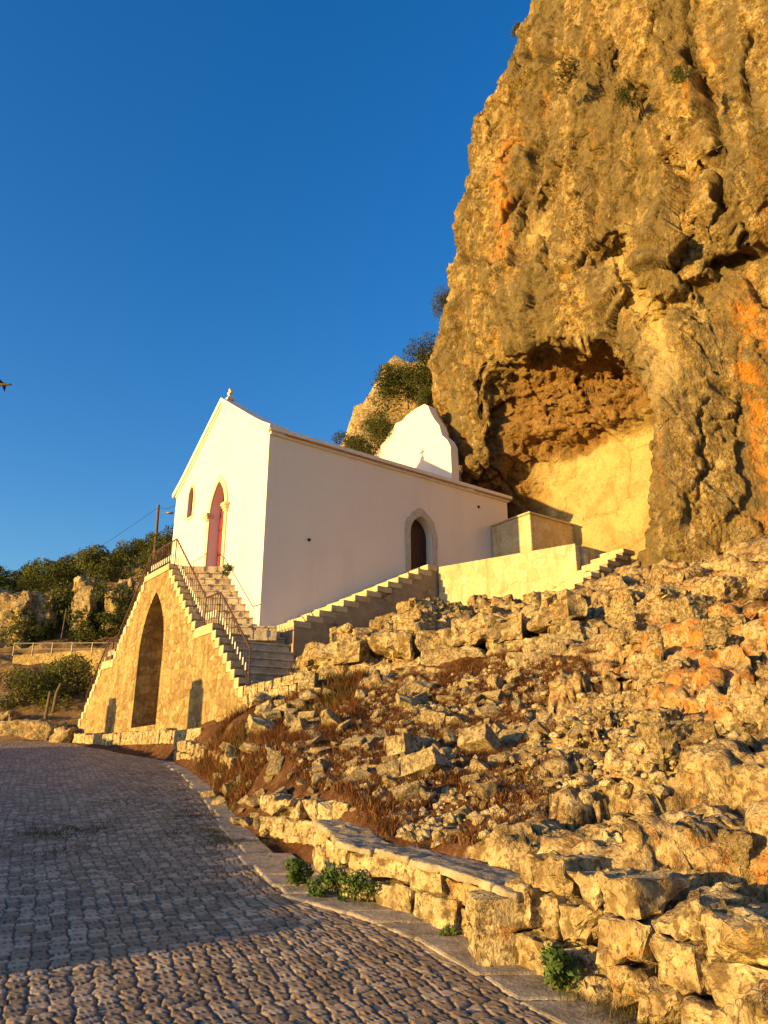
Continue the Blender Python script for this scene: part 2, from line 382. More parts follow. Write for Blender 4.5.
def hull_rock(g, dims, boxy=0., cuts=2, rough=.05, bev=.045):
    if boxy > 0:
        c = np.array([(x, y, z) for x in (-1, 1) for y in (-1, 1) for z in (-1, 1)], float)
        P = c*(1-g.uniform(0, .22*(1.15-boxy)+.02, (8, 3)))
        k = int(5*(1.2-boxy))+1; e = g.normal(size=(k, 3)); e /= np.abs(e).max(1)[:, None]; P = np.concatenate([P, e*g.uniform(.86, 1.04, (k, 1))])
        if boxy < .7: P = np.delete(P, g.integers(8), 0)
    else:
        e = g.normal(size=(g.integers(11, 18), 3)); e /= np.linalg.norm(e, axis=1)[:, None]; P = e*g.uniform(.75, 1.1, (len(e), 1)); P = P/np.abs(P).max(0)
    P = P*np.array(dims)/2
    bm = bmesh.new(); vs = [bm.verts.new(p) for p in P]; bmesh.ops.convex_hull(bm, input=vs)
    bmesh.ops.delete(bm, geom=[v for v in bm.verts if not v.link_faces], context='VERTS')
    bmesh.ops.dissolve_limit(bm, angle_limit=R(9), verts=bm.verts, edges=bm.edges)
    bmesh.ops.bevel(bm, geom=list(bm.edges)+list(bm.verts), offset=bev*min(dims), segments=1, affect='EDGES', clamp_overlap=True)
    bmesh.ops.triangulate(bm, faces=bm.faces)
    mx = max(dims)
    for q in range(cuts):
        L = [e for e in bm.edges if e.calc_length() > mx*(.34, .2, .11, .065)[q]]
        if L: bmesh.ops.subdivide_edges(bm, edges=L, cuts=1); bmesh.ops.triangulate(bm, faces=bm.faces)
    bmesh.ops.recalc_face_normals(bm, faces=bm.faces); bm.normal_update(); bm.verts.index_update()
    V = np.array([v.co[:] for v in bm.verts]); N = np.array([v.normal[:] for v in bm.verts]); Fc = np.array([[v.index for v in f.verts] for f in bm.faces]); bm.free()
    U = V/mx+g.uniform(0, 60, 3); m_ = np.mean(dims)*rough
    fv, fe = facet(U, .3, 3, .5)
    V = V+N*(m_*(.8*fv+.7*fbm(U, .22, 3, .55)+.35*fbm(U, .06, 3, .6)))[:, None]
    return V, Fc

# ------------------------------------------------------------------ terrain function
GS = .105
def road_z(X, Y): return GS*np.clip(Y, -40, 30)
_cy = np.array([-12, 3.4, 4.56, 5.23, 5.9, 6.45, 6.85, 8.4, 10.2, 13.7, 17., 19.5, 22., 25.3, 28.])
_cx = np.array([7.4, 1.75, .93, .66, .30, -.15, -.62, -1.2, -1.84, -2.95, -4.2, -5.35, -7.3, -9.7, -11.7])
def kerb_x(Y): return np.interp(Y, _cy, _cx)

ctl = [ # pixel x, pixel y, distance, rockiness, orange
 (270,797,9.3,.25,0),(330,795,8.3,.2,0),(400,812,7.5,.2,0),(470,836,6.8,.2,0),(540,828,6.1,.6,0),(600,812,5.7,.8,0),(650,830,5.2,.9,0),(768,812,5.4,.9,0),
 (560,905,4.95,.7,0),(620,960,4.25,.9,0),(768,960,4.0,.9,.6),(768,1024,3.5,.9,0),(650,1024,3.75,.9,0),(768,880,4.6,.95,.6),(690,880,4.7,.95,.3),
 (215,775,13.6,.3,0),(230,755,12.6,.15,0),(250,765,11,.35,.4),(230,735,14.2,.05,0),(300,745,11.5,.2,0),(400,750,10.5,.2,0),(500,755,9.5,.2,0),(600,750,8.5,.85,0),(700,750,7.3,.9,0),(768,750,7.1,.9,0),
 (300,715,14.2,.05,0),(350,705,14.2,.35,.8),(450,692,13.4,.1,0),(550,682,12.4,.15,0),(620,700,10.5,.8,0),(700,690,9,.95,.8),(768,690,8.6,.95,.8),
 (310,690,16.3,.5,.4),(400,683,15,.5,0),(500,664,14.3,.4,0),(580,655,13.5,.5,0),
 (310,643,17.2,1,0),(400,632,17.6,1,0),(480,617,18.2,1,0),(540,613,18.3,1,0),
 (640,660,11.8,.9,1),(620,630,14,.9,0),(700,640,10.8,.95,.8),(768,640,10.2,.95,.8),(700,600,13,.95,.3),(768,590,13.4,.95,.5),(700,556,17.8,1,.2),(768,545,17.6,1,0),(650,562,18.6,1,0),
 (437,612,22.,.8,0),(500,606,20.9,.8,0),(575,598,18.2,.9,0),(628,566,19.6,.9,0),(600,600,17.,.95,0)]
cpts = np.array([at(*c[:3]) for c in ctl]); crock = np.array([c[3] for c in ctl]); corg = np.array([c[4] for c in ctl])
fz = [F(-1.5, -2.3, 2.95), F(-1.5, -.3, 2.8), F(-1.5, 2, 2.7), F(-1.5, 5, 2.75), F(-1.5, 8, 2.8), F(-1.5, 10.2, 2.85), F(-.4, -2.9, 3.5), F(-.6, -1.5, 3.2), F(.5, -1.6, 4.35), F(2.5, -1.4, 5.2), F(4.5, -1.5, 6.0),
      F(0, 3, 3.5), F(3, 3, 4.5), F(6, 3, 6), F(9, 3, 7), F(6, 0, 6.2), F(7.5, -3, 6.9), F(10, -3, 7.7), F(13, -3, 8), F(9, 8, 6), F(3, 9, 4), F(12, 6, 8), (6, 4, 2.0), (9, 7, 3.8), (13, 12, 7.5), (16, 16, 9), (6, 1, 1.0), (12, 2, 2.5), (17, 8, 6), (4, -3, .6), (10, -6, 1.5)]
fz = np.array(fz); frk = np.array([.2, .2, .2, .2, .2, .3, .1, .1, .7, .8, .8]+[.5]*11+[.9]*9)[:len(fz)]
for Yk in np.arange(-8, 27.1, 1.5):
    pass
aP = np.concatenate([cpts, fz]); aR = np.concatenate([crock, frk]); aO = np.concatenate([corg, np.zeros(len(fz))])
_K = np.linalg.norm(aP[:, None, :2]-aP[None, :, :2], axis=2); _n = len(aP)
_A = np.zeros((_n+3, _n+3)); _A[:_n, :_n] = _K; _A[:_n, _n] = 1; _A[:_n, _n+1:] = aP[:, :2]; _A[_n:, :_n] = _A[:_n, _n:].T
_A[:_n, :_n] -= np.eye(_n)*.02
_w = np.linalg.solve(_A, np.concatenate([aP[:, 2], [0, 0, 0]]))
def terrain(X, Y, full=False):
    X = np.asarray(X, float).ravel(); Y = np.asarray(Y, float).ravel()
    z = np.empty(len(X)); rk = np.empty(len(X)); og = np.empty(len(X))
    for a in range(0, len(X), 20000):
        x = X[a:a+20000]; y = Y[a:a+20000]
        d = np.hypot(x[:, None]-aP[None, :, 0], y[:, None]-aP[None, :, 1])
        z[a:a+20000] = d@_w[:_n]+_w[_n]+_w[_n+1]*x+_w[_n+2]*y
        q = 1/(d**3+.02); q /= q.sum(1)[:, None]; rk[a:a+20000] = q@aR; og[a:a+20000] = q@aO
    b = X-kerb_x(Y); rz = road_z(X, Y)
    P3 = np.stack([X, Y, z], 1)
    rkm = sm(.38, .62, rk+.18*fbm(P3, 1.1, 3))
    # bedding ledges on the rock
    hst = .38; zz = z+.22*fbm(P3, 2.2, 3, seed=2)
    fr = zz/hst-np.floor(zz/hst); led = (np.floor(zz/hst)+sm(.55, .95, fr))*hst-zz+.12
    d1, d2, cid = voro(np.stack([X+.25*fbm(P3, .8, 2, seed=4), Y*1.15+.25*fbm(P3, .8, 2, seed=5)], 1)/1.15, .95, 1)
    blk = (np.random.default_rng(9).random(256)[cid]-.5)*.42
    d1b, d2b, cidb = voro(np.stack([X+.1*fbm(P3, .4, 2, seed=6), Y*1.1], 1)/.34, .95, 2)
    blk2 = (np.random.default_rng(10).random(256)[cidb]-.5)*.12
    e1 = sm(0, .11, d2-d1); e2 = sm(0, .16, d2b-d1b)
    fct, fed = facet(P3+.15*fbm(P3, .5, 2, seed=11)[:, None], (.75, .75, .5), 12, .6)
    rocky = .06*fct-.03*(1-sm(0, .08, fed))+led*1.+blk-(1-e1)*.10+blk2*.5-(1-e2)*.03+.05*fbm(P3, .5, 3, .5, seed=8)
    soft = .10*fbm(P3, 1.3, 4, seed=1)+.03*fbm(P3, .2, 3, .6, seed=3)
    z2 = z+rkm*rocky+(1-rkm)*soft
    fade = sm(.12, .62, b)*1.
    fade = np.where(Y < 9.4, sm(.30, .75, b), sm(.0, .8, b))
    z2 = (rz-.015)*(1-fade)+z2*fade
    z2 = np.where(b < .05, np.minimum(z2, rz-.05), z2)
    if full: return z2, np.clip(rkm*fade, 0, 1), np.clip(og, 0, 1)*rkm, rkm*(1-np.minimum(e1, .4+.6*e2))
    return z2

# ------------------------------------------------------------------ setting: slope, road, kerb, hills
Yr = np.concatenate([np.arange(-10, 2.4, .5), np.arange(2.4, 12, .035), np.arange(12, 20, .05), np.arange(20, 28.1, .15)])
bc = np.concatenate([np.arange(-.12, 6, .035), np.arange(6, 12, .07), np.arange(12, 21, .3)])
GX = kerb_x(Yr)[:, None]+bc[None]; GY = np.repeat(Yr[:, None], len(bc), 1)
tz, trk, tog, tcr = terrain(GX, GY, True)
V = np.stack([GX.ravel(), GY.ravel(), tz], 1)
# push the steep rock faces about sideways so that risers are not smooth curtains
dsp = np.stack([fbm(V, .35, 3, .6, seed=21), fbm(V, .35, 3, .6, seed=22), .5*fbm(V, .25, 3, .6, seed=23)], 1)
V += dsp*(.05*trk)[:, None]
VG = V.reshape(len(Yr), len(bc), 3); NG = np.cross(np.gradient(VG, axis=1), np.gradient(VG, axis=0)).reshape(-1, 3); NG /= np.linalg.norm(NG, axis=1)[:, None]+1e-9
wq = V+.12*np.stack([fbm(V, .6, 2, seed=k) for k in (71, 72, 73)], 1)
fa, ea = facet(wq, (.85, .85, .5), 21, .5); fb, eb = facet(wq, (.34, .34, .24), 22, .6)
opn = sm(-.2, .3, fbm(V, 1.2, 2, seed=74)); ck_ = (1-sm(0, .09, ea))*opn
V += NG*(trk*(.12*fa+.05*fb-.08*ck_-.02*(1-sm(0, .1, eb))+.03*fbm(V, .12, 3, .6, seed=75)))[:, None]
tcr = np.maximum(tcr, trk*ck_*.9)
struct('hillside', mesh_from('hillside', V, grid_faces(len(Yr), len(bc)), SOIL, True, {'rock': trk, 'orange': tog, 'crack': tcr}))

Yr = np.concatenate([np.arange(-12, 3.4, .3), 3.4*np.exp(np.arange(0, math.log(28.3/3.4), .0033))])
q = np.concatenate([-np.geomspace(1, 60, 26)[::-1]-0, np.linspace(-.985, 0, 600)])
Wd = .62*np.abs(Yr)+2.2+kerb_x(Yr)
GX = (kerb_x(Yr)+.02)[:, None]+q[None]*Wd[:, None]*np.where(q < -1, .6+.4/np.abs(q)*1, 1)[None]; GY = np.repeat(Yr[:, None], len(q), 1)
X, Y = GX.ravel(), GY.ravel()
a = R(24); W2 = np.stack([X, Y, 0*X], 1); wx = X+.06*fbm(W2, 1.9, 2)+.012*fbm(W2, .3, 2); wy = Y+.06*fbm(W2, 1.9, 2, seed=2)+.012*fbm(W2, .3, 2, seed=4)
px = (wx*math.cos(a)+wy*math.sin(a))/.108; py = (-wx*math.sin(a)+wy*math.cos(a))/.088
d1, d2, cid = voro(np.stack([px, py], 1), .42, 5)
tn = np.random.default_rng(12).random((256, 4))
edge = sm(.03, .17, d2-d1)
dens = sm(24, 9, Y)*sm(-1.4, -.9, np.repeat(q[None], len(Yr), 0).ravel())*np.where(Y > 3.3, 1, 0)
hgt = edge*.012+(tn[cid, 0]-.5)*.008*edge+.0025*fbm(W2, .04, 2, .6)*edge
zr = road_z(X, Y)+hgt*(.35+.65*dens)+.03*fbm(W2, 2.5, 2, seed=7)-.02
struct('road', mesh_from('road', np.stack([X, Y, zr], 1), grid_faces(len(Yr), len(q)), ROAD, True, {'tone': tn[cid, 1], 'joint': (1-sm(.04, .15, d2-d1))*.92}))

# kerb strip: flat pale stones flush with the cobbles along the road's edge
mb = MB(); Yk = 3.2
while Yk < 19:
    ln = rng.uniform(.25, .7); Y2 = Yk+ln-.015
    wdt = .2+.05*rng.normal()
    ex = .26*float(sm(8.6, 7.6, Yk));    x0, x1 = kerb_x(Yk), kerb_x(Y2); z0, z1 = road_z(0, Yk)+rng.uniform(-.004, .012), road_z(0, Y2)+rng.uniform(-.004, .012)
    mb.add([(x0-wdt, Yk-.03, z0-.1), (x0+.12+ex, Yk, z0-.1), (x1+.12+ex, Y2, z1-.1), (x1-wdt, Y2-.03, z1-.1), (x0-wdt, Yk-.03, z0), (x0+.12+ex, Yk, z0), (x1+.12+ex, Y2, z1), (x1-wdt, Y2-.03, z1)],
           [(0, 1, 2, 3), (4, 5, 6, 7), (0, 1, 5, 4), (1, 2, 6, 5), (2, 3, 7, 6), (3, 0, 4, 7)]); Yk += ln
o = mb.build('kerb_strip', KERB, None, (0, 0, 0), False, .02); o['kind'] = 'structure'

# far hills behind and to the left
hc = [(0,741,27.),(90,741,27.8),(0,700,31),(40,722,29.5),(80,700,32),(0,655,38),(60,655,39),(100,655,39),(0,600,55),(60,594,57),(100,580,57),(150,560,57),(172,550,56),(230,520,58),(320,480,60)]
hp = [at(*c) for c in hc]+[np.array(p) for p in ((-8, 25.2, 2.2), (-14, 25.5, 2.2), (-24, 25, 2.0), (-40, 25, 1.), (-70, 25, -6), (-50, 45, 5), (-45, 60, 10), (-75, 60, 0), (-30, 75, 11), (-10, 80, 14), (20, 80, 22), (-60, 100, -2), (0, 105, 4), (30, 105, 10), (-2, 30, 5), (5, 38, 9), (18, 40, 16), (-8, 30, 3.6), (24, 26, 12))]
hp = np.array(hp); HN = len(hp); K_ = np.linalg.norm(hp[:, None, :2]-hp[None, :, :2], axis=2)
A_ = np.zeros((HN+1, HN+1)); A_[:HN, :HN] = K_; A_[:HN, HN] = 1; A_[HN, :HN] = 1; HW = np.linalg.solve(A_, np.append(hp[:, 2], 0))
def hill(X, Y):
    X = np.asarray(X, float).ravel(); Y = np.asarray(Y, float).ravel()
    d = np.hypot(X[:, None]-hp[None, :, 0], Y[:, None]-hp[None, :, 1]); z = d@HW[:HN]+HW[HN]
    P = np.stack([X, Y, z], 1); f = sm(26.5, 31, Y)
    z = z+f*(.5*fbm(P, 5, 4)+.25*fbm(P, 1.2, 3, seed=3))
    cut = sm(-7.5, -9.5, X+.746*(Y-24)*0)  # stays under the paving beside the stairs
    return z
Xh = np.arange(-70, 30.1, .4); Yh = np.concatenate([np.arange(25.2, 45, .25), np.arange(45, 106, .6)])
GX, GY = np.meshgrid(Xh, Yh); hz = hill(GX, GY)
def M_hill():
    m = Mat('hill_soil')
    c = m.ramp(m.noise(.5, 8, .65), [(.3, (.09, .055, .02)), (.5, (.20, .115, .045)), (.7, (.32, .20, .09))])
    c = m.mix(m.ramp(m.noise(2.5, 6, .7), [(.52, 0.), (.62, .8)]), c, (.36, .28, .17))
    return m.done(c, .95, m.bump(m.noise(3, 8, .7), .8, .15), .1)
HILL = M_hill()
struct('hills', mesh_from('hills', np.stack([GX.ravel(), GY.ravel(), hz], 1), grid_faces(len(Yh), len(Xh)), HILL))
mb = MB(); mb.add([(-900, -900, -8), (900, -900, -8), (900, 900, -8), (-900, 900, -8)], [(0, 1, 2, 3)])
o = mb.build('ground', HILL); o['kind'] = 'structure'

# ------------------------------------------------------------------ cliff
def cl(x, y, s=8.):                    # pixel -> (w, z) on the plane s of the cliff
    a = (x-384)/FPX; b = (512-y)/FPX; r = np.array([a, cp-sp*b, sp+cp*b]); n_ = np.array([vx, vy]); o = np.array(F(s, 0)[:2])
    k = (n_@o)/(n_@r[:2]); p = r*k; d = p[:2]-C0[:2]
    return (-( -vy*d[0]+vx*d[1]), CH+p[2])
CRACKS = [([(676, -20), (676, 0), (678, 41), (692, 68), (696, 104), (710, 136), (714, 177), (719, 200)], .17, .75), ([(694, 62), (697, 100)], .32, .8), ([(658, 130), (667, 159), (674, 181), (676, 208)], .11, .5),
          ([(531, 130), (526, 168), (508, 199), (500, 215)], .2, .5), ([(646, 0), (642, 41), (630, 60)], .1, .4), ([(463, 195), (497, 168), (504, 150)], .07, .35), ([(545, 42), (528, 46), (511, 40)], .22, .5),
          ([(705, 257), (728, 243), (757, 224), (775, 216)], .13, .5), ([(679, 530), (668, 552), (658, 580)], .1, .35), ([(560, 60), (566, 100), (560, 140)], .07, .35), ([(742, 20), (738, 90), (748, 130)], .09, .45),
          ([(600, 110), (596, 160), (604, 200)], .06, .3), ([(470, 290), (500, 300), (520, 330)], .07, .3), ([(748, 290), (775, 280)], .14, .5), ([(724, 330), (730, 380), (726, 430)], .05, .15), ([(704, 400), (712, 470), (706, 520)], .05, .15)]
def build_cliff():
    zs = np.arange(4.5, 41, .14); Rr = 2.6; qs = np.arange(-7, 18.1, .14)
    ez = [4, 9, 12.9, 15.9, 19, 21.6, 24.5, 27.6, 28.4, 31.5, 42]; ew = [-.6, -1.0, -2.3, -3.3, -3.3, -2.8, -1.9, -1.7, -.8, 1.3, 7.5]
    Q, Z = np.meshgrid(qs, zs)
    we = np.interp(Z, ez, ew); we = we+.22*np.interp(Z, zs, fbm(np.stack([0*zs, 0*zs, zs], 1), 1.6, 4))
    s0 = np.interp(Z, [4, 8, 12, 20, 40], [7.6, 7.9, 8.2, 8.3, 9.5])
    ph = np.clip(Q/Rr, 0, math.pi/2); L = Rr*math.pi/2
    w = we+Rr*(1-np.cos(ph)); s = s0+Rr*(1-np.sin(ph))
    w = np.where(Q < 0, we+.25*Q, np.where(Q > L, we+Rr+(Q-L), w)); s = np.where(Q < 0, s0+Rr-Q, s)
    # right of the cave the face turns away from the rim
    lowz = sm(17.5, 14, Z)
    s = s+.42*np.clip(w-8.0, 0, 5)*lowz-.75*np.exp(-((w-7.7)/1.1)**2)*sm(15, 12.5, Z)
    # bulging brow above the cave
    s = s-.9*np.exp(-((Z-17.2)/2.2)**2)*np.exp(-((w-1.2)/3.2)**2)
    P = np.stack([w.ravel(), s.ravel(), Z.ravel()], 1)
    s = s+(-.55*fbm(P*np.array([1, 1, .6]), 4.2, 3, seed=31)).reshape(s.shape)
    # cave: a flat-roofed hollow with an upright back wall, and a rough sloping brow above its roof
    wl = np.interp(Z, [4, 11.2, 12.6, 13.8, 15.3, 16.2], [-3.4, -2.6, .1, -.1, -.2, .8])
    wr = np.interp(Z, [4, 7, 7.6, 8.9, 10.35, 11.34, 12.9, 13.7, 14.6, 15.6, 16], [6.8, 7.0, 7.3, 7.7, 7.8, 7.6, 7.0, 6.3, 5.2, 3.4, 2.2])
    top = np.interp(w, [-1, -.2, .6, 2.6, 4.6, 5.8, 6.5, 7.4, 7.6, 8], [14, 15.2, 15.9, 15.75, 15.1, 14.4, 13.6, 12.0, 11.2, 9.])
    nz_ = (.3*fbm(P, 1.1, 3, seed=33)).reshape(s.shape)
    dr = wr-w+nz_*.2; dl = w-wl+nz_; dt = top-Z+nz_*.35
    ff = lambda d, a: 1-np.exp(-np.clip(d, 0, None)/a)
    inside = (dr > 0) & (dl > 0) & (dt > 0)
    zc = np.interp(w, [-3, 0, 2, 4, 6.4, 7.4], [13.3, 13.2, 12.9, 12.55, 12.2, 11.3])+nz_*.8
    low_ = sm(.22, -.22, Z-zc)
    rib = (.5*fbm(P*np.array([.55, .6, 2.4]), 1.5, 4, .55, True, seed=35)).reshape(s.shape)
    slot = 2.0*np.exp(-((w-4.4)/1.3)**2)*sm(.1, .4, dt)*sm(1.5, .7, dt)
    up = (.9+rib)*ff(dt, .35)*ff(dr, .3)*ff(dl, 1.0)+slot
    lo_ = (10.9+.35*np.clip(w-2, -1, 6)*-.12+.5*sm(9.5, 7.2, Z)*-1.6-s)*ff(dr, .12)*ff(dl, .9)
    st_ = (.35*np.floor((Z-zc)/.55+1))*0
    dep = np.where(inside, up*(1-low_)+np.clip(lo_, 0, 6)*low_, 0)
    s = s+dep
    # stepped overhang right of the rim, small caves, recess of the pale gully
    line = np.interp(w, [6.9, 7.2, 9.1, 9.6, 12], [14.1, 14.35, 14.6, 15.0, 15.6])
    k = sm(0, .12, Z-line)*sm(4.5, .3, Z-line)*sm(6.4, 7.6, w)*sm(11., 9., w)
    s = s-.6*k
    gul = np.exp(-((w-np.interp(Z, [12, 14, 16, 17.8], [8.0, 7.4, 6.6, 6.15]))/.38)**2)*sm(18.1, 17.6, Z)*sm(11, 13, Z)
    s = s+.45*gul
    for cw, cz, rw, rz_, dp in ((6.15, 17.75, .42, .3, 1.4), (5.6, 17.3, .3, .35, .5), (8.95, 15.85, .3, .45, .6), (9.0, 11.1, .22, .3, .4), (3.7, 21.5, .3, .4, .5), (7.6, 22.5, .35, .8, .5), (2.2, 24.5, .3, .6, .4), (8.3, 19.5, .3, .5, .5), (7.2, 25., .3, .9, .6), (9.6, 18.2, .5, .2, .5)):
        e = np.exp(-(((w-cw)/rw)**2+((Z-cz)/rz_)**2)**1.5); s = s+dp*e
    nr, nc = w.shape
    front = np.stack([w.ravel(), s.ravel(), Z.ravel()], 1)
    Fq = grid_faces(nr, nc); n = nr*nc
    back = front.copy(); back[:, 1] = 24.; back[:, 0] = np.clip(back[:, 0], -4, 19)
    i = np.arange(n).reshape(nr, nc); bd = np.concatenate([i[0, :-1], i[:-1, -1], i[-1, :0:-1], i[:0:-1, 0]])
    side = np.stack([bd, np.roll(bd, -1), np.roll(bd, -1)+n, bd+n], 1)
    VV = np.concatenate([front, back]); FF = np.concatenate([Fq, Fq[:, ::-1]+n, side[:, ::-1]])
    me = mesh_from('tmp', np.stack([VV[:, 1], -VV[:, 0], VV[:, 2]], 1), FF, CLIFF)
    o = link('tmp', me); md = o.modifiers.new('r', 'REMESH'); md.mode = 'VOXEL'; md.voxel_size = .056; md.adaptivity = 0
    dg = bpy.context.evaluated_depsgraph_get(); m2 = bpy.data.meshes.new_from_object(o.evaluated_get(dg))
    bpy.data.objects.remove(o)
    nv = len(m2.vertices); V = np.empty(nv*3, np.float32); m2.vertices.foreach_get('co', V); V = V.reshape(-1, 3).astype(float)
    N = np.empty(nv*3, np.float32); m2.vertices.foreach_get('normal', N); N = N.reshape(-1, 3)
    npoly = len(m2.polygons); lp = np.empty(len(m2.loops), np.int32); m2.loops.foreach_get('vertex_index', lp); FF = lp.reshape(-1, 4)
    keep = (V[FF, 0].min(1) < 22.5)
    FF = FF[keep]; used = np.unique(FF); mp = np.zeros(nv, int); mp[used] = np.arange(len(used)); FF = mp[FF]; V = V[used]; N = N[used]
    w, s, Z = -V[:, 1], V[:, 0], V[:, 2]
    smooth_m = np.clip(sm(9.6, 10.0, s)*sm(12.6, 12.1, Z+.2*fbm(V, 1., 3))*sm(0, 1., w), 0, 1)
    rough_m = (1-.85*smooth_m)*(1-.5*sm(6.8, 7.6, w)*sm(14.5, 13, Z))
    f1, e1 = facet(V+.5*np.stack([fbm(V, 1.5, 2, seed=k) for k in (60, 61, 62)], 1), (2.3, 2.0, 4.2), 1, .55)
    f2, e2 = facet(V+.2*np.stack([fbm(V, .7, 2, seed=k) for k in (63, 64, 65)], 1), (.85, .8, 1.5), 2, .6)
    f3, e3 = facet(V+.1*fbm(V, .3, 2, seed=66)[:, None], (.33, .33, .42), 4, .6)
    open1 = sm(.1, .6, fbm(V, 2.6, 2, seed=67)); open2 = sm(.25, .7, fbm(V, 1.9, 2, seed=68))
    crack = (1-sm(.0, .05, e1))*open1*rough_m; crack2 = (1-sm(0, .07, e2))*open2*rough_m
    cave_m = sm(8.7, 9.4, s)*sm(7.6, 7.2, w)
    disp = rough_m*((.42-.3*cave_m)*f1+(.19-.05*cave_m)*f2+.085*f3+.08*fbm(V, 1.1, 4, .5, seed=44)+.035*fbm(V, .22, 3, .6, seed=46))-.26*crack-.15*crack2
    disp += .05*smooth_m*fbm(V, .6, 4, seed=47)
    pk = facet(V, (.55, .55, .6), 7, 0.)[1]; pock = sm(.5, .8, fbm(V, 1.5, 3, seed=70))*sm(.25, .5, pk)*rough_m; disp -= .14*pock
    bedz = V[:, 2]+.5*fbm(V, 3, 2, seed=48)+.12*w
    disp += rough_m*.08*(sm(.3, .5, (bedz/1.3) % 1)-sm(.8, 1., (bedz/1.3) % 1))*sm(.1, .5, fbm(V, 2.2, 2, seed=49))
    jx = w+.12*fbm(V, .6, 3, seed=91)+.05*fbm(V, .15, 2, seed=92); jz = Z+.12*fbm(V, .6, 3, seed=93)
    ck = np.zeros(nv if False else len(V))
    for pts_, wd_, dp_ in CRACKS:
        q = np.array([cl(*p) for p in pts_])
        for (x0, y0), (x1, y1) in zip(q[:-1], q[1:]):
            tt = np.clip(((jx-x0)*(x1-x0)+(jz-y0)*(y1-y0))/((x1-x0)**2+(y1-y0)**2), 0, 1)
            dd = np.hypot(jx-x0-tt*(x1-x0), jz-y0-tt*(y1-y0)); e_ = np.exp(-(dd/(wd_*.7))**2)*np.where(s < 9.5+2*(Z > 15), 1, 0)
            ck = np.maximum(ck, e_*dp_)
    disp -= ck
    crack = np.maximum(crack, sm(.2, .45, ck))
    V2 = V+N*disp[:, None]
    grey = sm(7.3, 7.8, w+.2*fbm(V, 1.2, 3, seed=81))*sm(10.4, 8.8, w)*sm(14., 12.5, Z)*sm(-.3, .3, fbm(V*np.array([1, 1, .5]), 1.2, 4, seed=82))
    cave_shade = sm(8.7, 9.4, s)*sm(16.8, 16, Z)*(1-smooth_m)*sm(7.5, 7.2, w)  # masks the shaded cave roof that the material darkens
    og = np.exp(-((w-9.7-.35*fbm(V, 1.5, 3))/.3)**2)*sm(6.5, 8, Z)*sm(14.8, 13.2, Z)
    og = np.maximum(og, .8*np.exp(-((w-(1.9+.3*fbm(V, 1.2, 2, seed=4)))/.4)**2)*sm(19, 20, Z)*sm(27, 25, Z))
    og = np.maximum(og, .8*sm(.55, .9, fbm(V, 2.6, 4, seed=52))*sm(9, 10, w))
    pale = np.clip(np.exp(-((w-np.interp(Z, [12, 14, 16, 17.8], [8.0, 7.4, 6.6, 6.15]))/.42)**2)*sm(18, 17.5, Z)*sm(10.5, 12, Z)+smooth_m, 0, 1)  # gully rock, plus the sunlit cave back wall's brightness put into the tint
    pale = np.maximum(pale, .7*sm(.5, .9, fbm(V*np.array([1, 1, .5]), 1.4, 4, seed=53)))
    me = mesh_from('cliff', V2, FF, CLIFF, True, {'orange': og, 'pale': pale, 'crack': np.clip(crack+crack2, 0, 1)*.8, 'grey': grey, 'cave': cave_shade})
    o = struct('cliff', me); o.location = F(0, 0, 0); o.rotation_euler = (0, 0, TH)
    return o
build_cliff()

# ------------------------------------------------------------------ chapel
def arch(x0, x1, z0, zs, zt, n=8, off=0.):
    """pointed arch outline, anticlockwise from lower left"""
    x0 -= off; x1 += off; zt += off*1.25; c = (x0+x1)/2; h = zt-zs; a = c-x0
    r = (h*h+a*a)/(2*a); pr = []
    for k in range(n+1):
        th = math.asin(min(1, h/r))*k/n; pr.append((x1-r+r*math.cos(th), zs+r*math.sin(th)))
    pl = [(x0+x1-p[0], p[1]) for p in pr[::-1][1:]]
    return [(x0, z0), (x1, z0)]+pr+pl
O = (0, 0, 4.0)
ch = empty('chapel', F(*O), TH, 'white rendered chapel with a stone cross on its gable, built into the cliff', 'chapel')
door = arch(2.64, 3.72, 7.60, 9.5, 10.52); win = arch(5.24, 5.66, 9.95, 10.7, 11.05, 6)
gab = [(0, 11.12), (.25, 11.3), (.7, 11.58), (1.4, 12.05), (3.42, 13.42), (5.44, 12.05), (6.13, 11.58), (6.58, 11.3), (6.83, 11.12)]
mb = MB(); mb.plate([(6.83, 4.), (0, 4.)]+gab, [door, win], 'tz', 0., .45)
sd = arch(5.14, 6.04, 7.70, 9.0, 9.62)
mb.plate([(.45, 4.), (9.6, 4.), (9.6, 11.1), (.45, 11.1)], [sd], 'sz', .002, .45)
mb.box((.45, 6.38, 4), (9.6, 6.828, 11.1)); mb.box((9.15, .45, 4), (9.6, 6.38, 11.1))
mb.build('wall', WHITE, ch, O)
mb = MB(); prof = [(-.12, 11.02), (3.42, 12.6), (6.95, 11.02), (6.95, 11.14), (3.42, 12.74), (-.12, 11.14)]
mb.plate(prof, [], 'tz', .46, 7.598); mb.plate([(p[0], p[1]) for p in prof], [], 'tz', 7.952, 9.7)
mb.build('roof', TILE, ch, O)
mb = MB()   # moulded eaves of the long side
mb.box((.0, -.08, 10.97), (9.66, .0, 11.06)); mb.box((-.08, -.17, 11.062), (9.72, -.002, 11.18))
mb.box((.46, 6.83, 10.95), (9.66, 7.0, 11.13))
mb.build('eaves_cornice', CORNICE, ch, O, False, .012)
mb = MB()   # coping along the gable
def gabline(off):
    return [(t, z+off) for t, z in gab]
up = gabline(.15); lo = gabline(-.02)
up[0] = (-.2, 11.2); lo[0] = (-.14, 11.06); up[-1] = (7.03, 11.2); lo[-1] = (6.97, 11.06)
mb.plate(lo+up[::-1], [], 'tz', -.11, .52)
mb.plate([(t, z) for t, z in gabline(-.1)]+gabline(-.022)[::-1], [], 'tz', -.05, -.002)
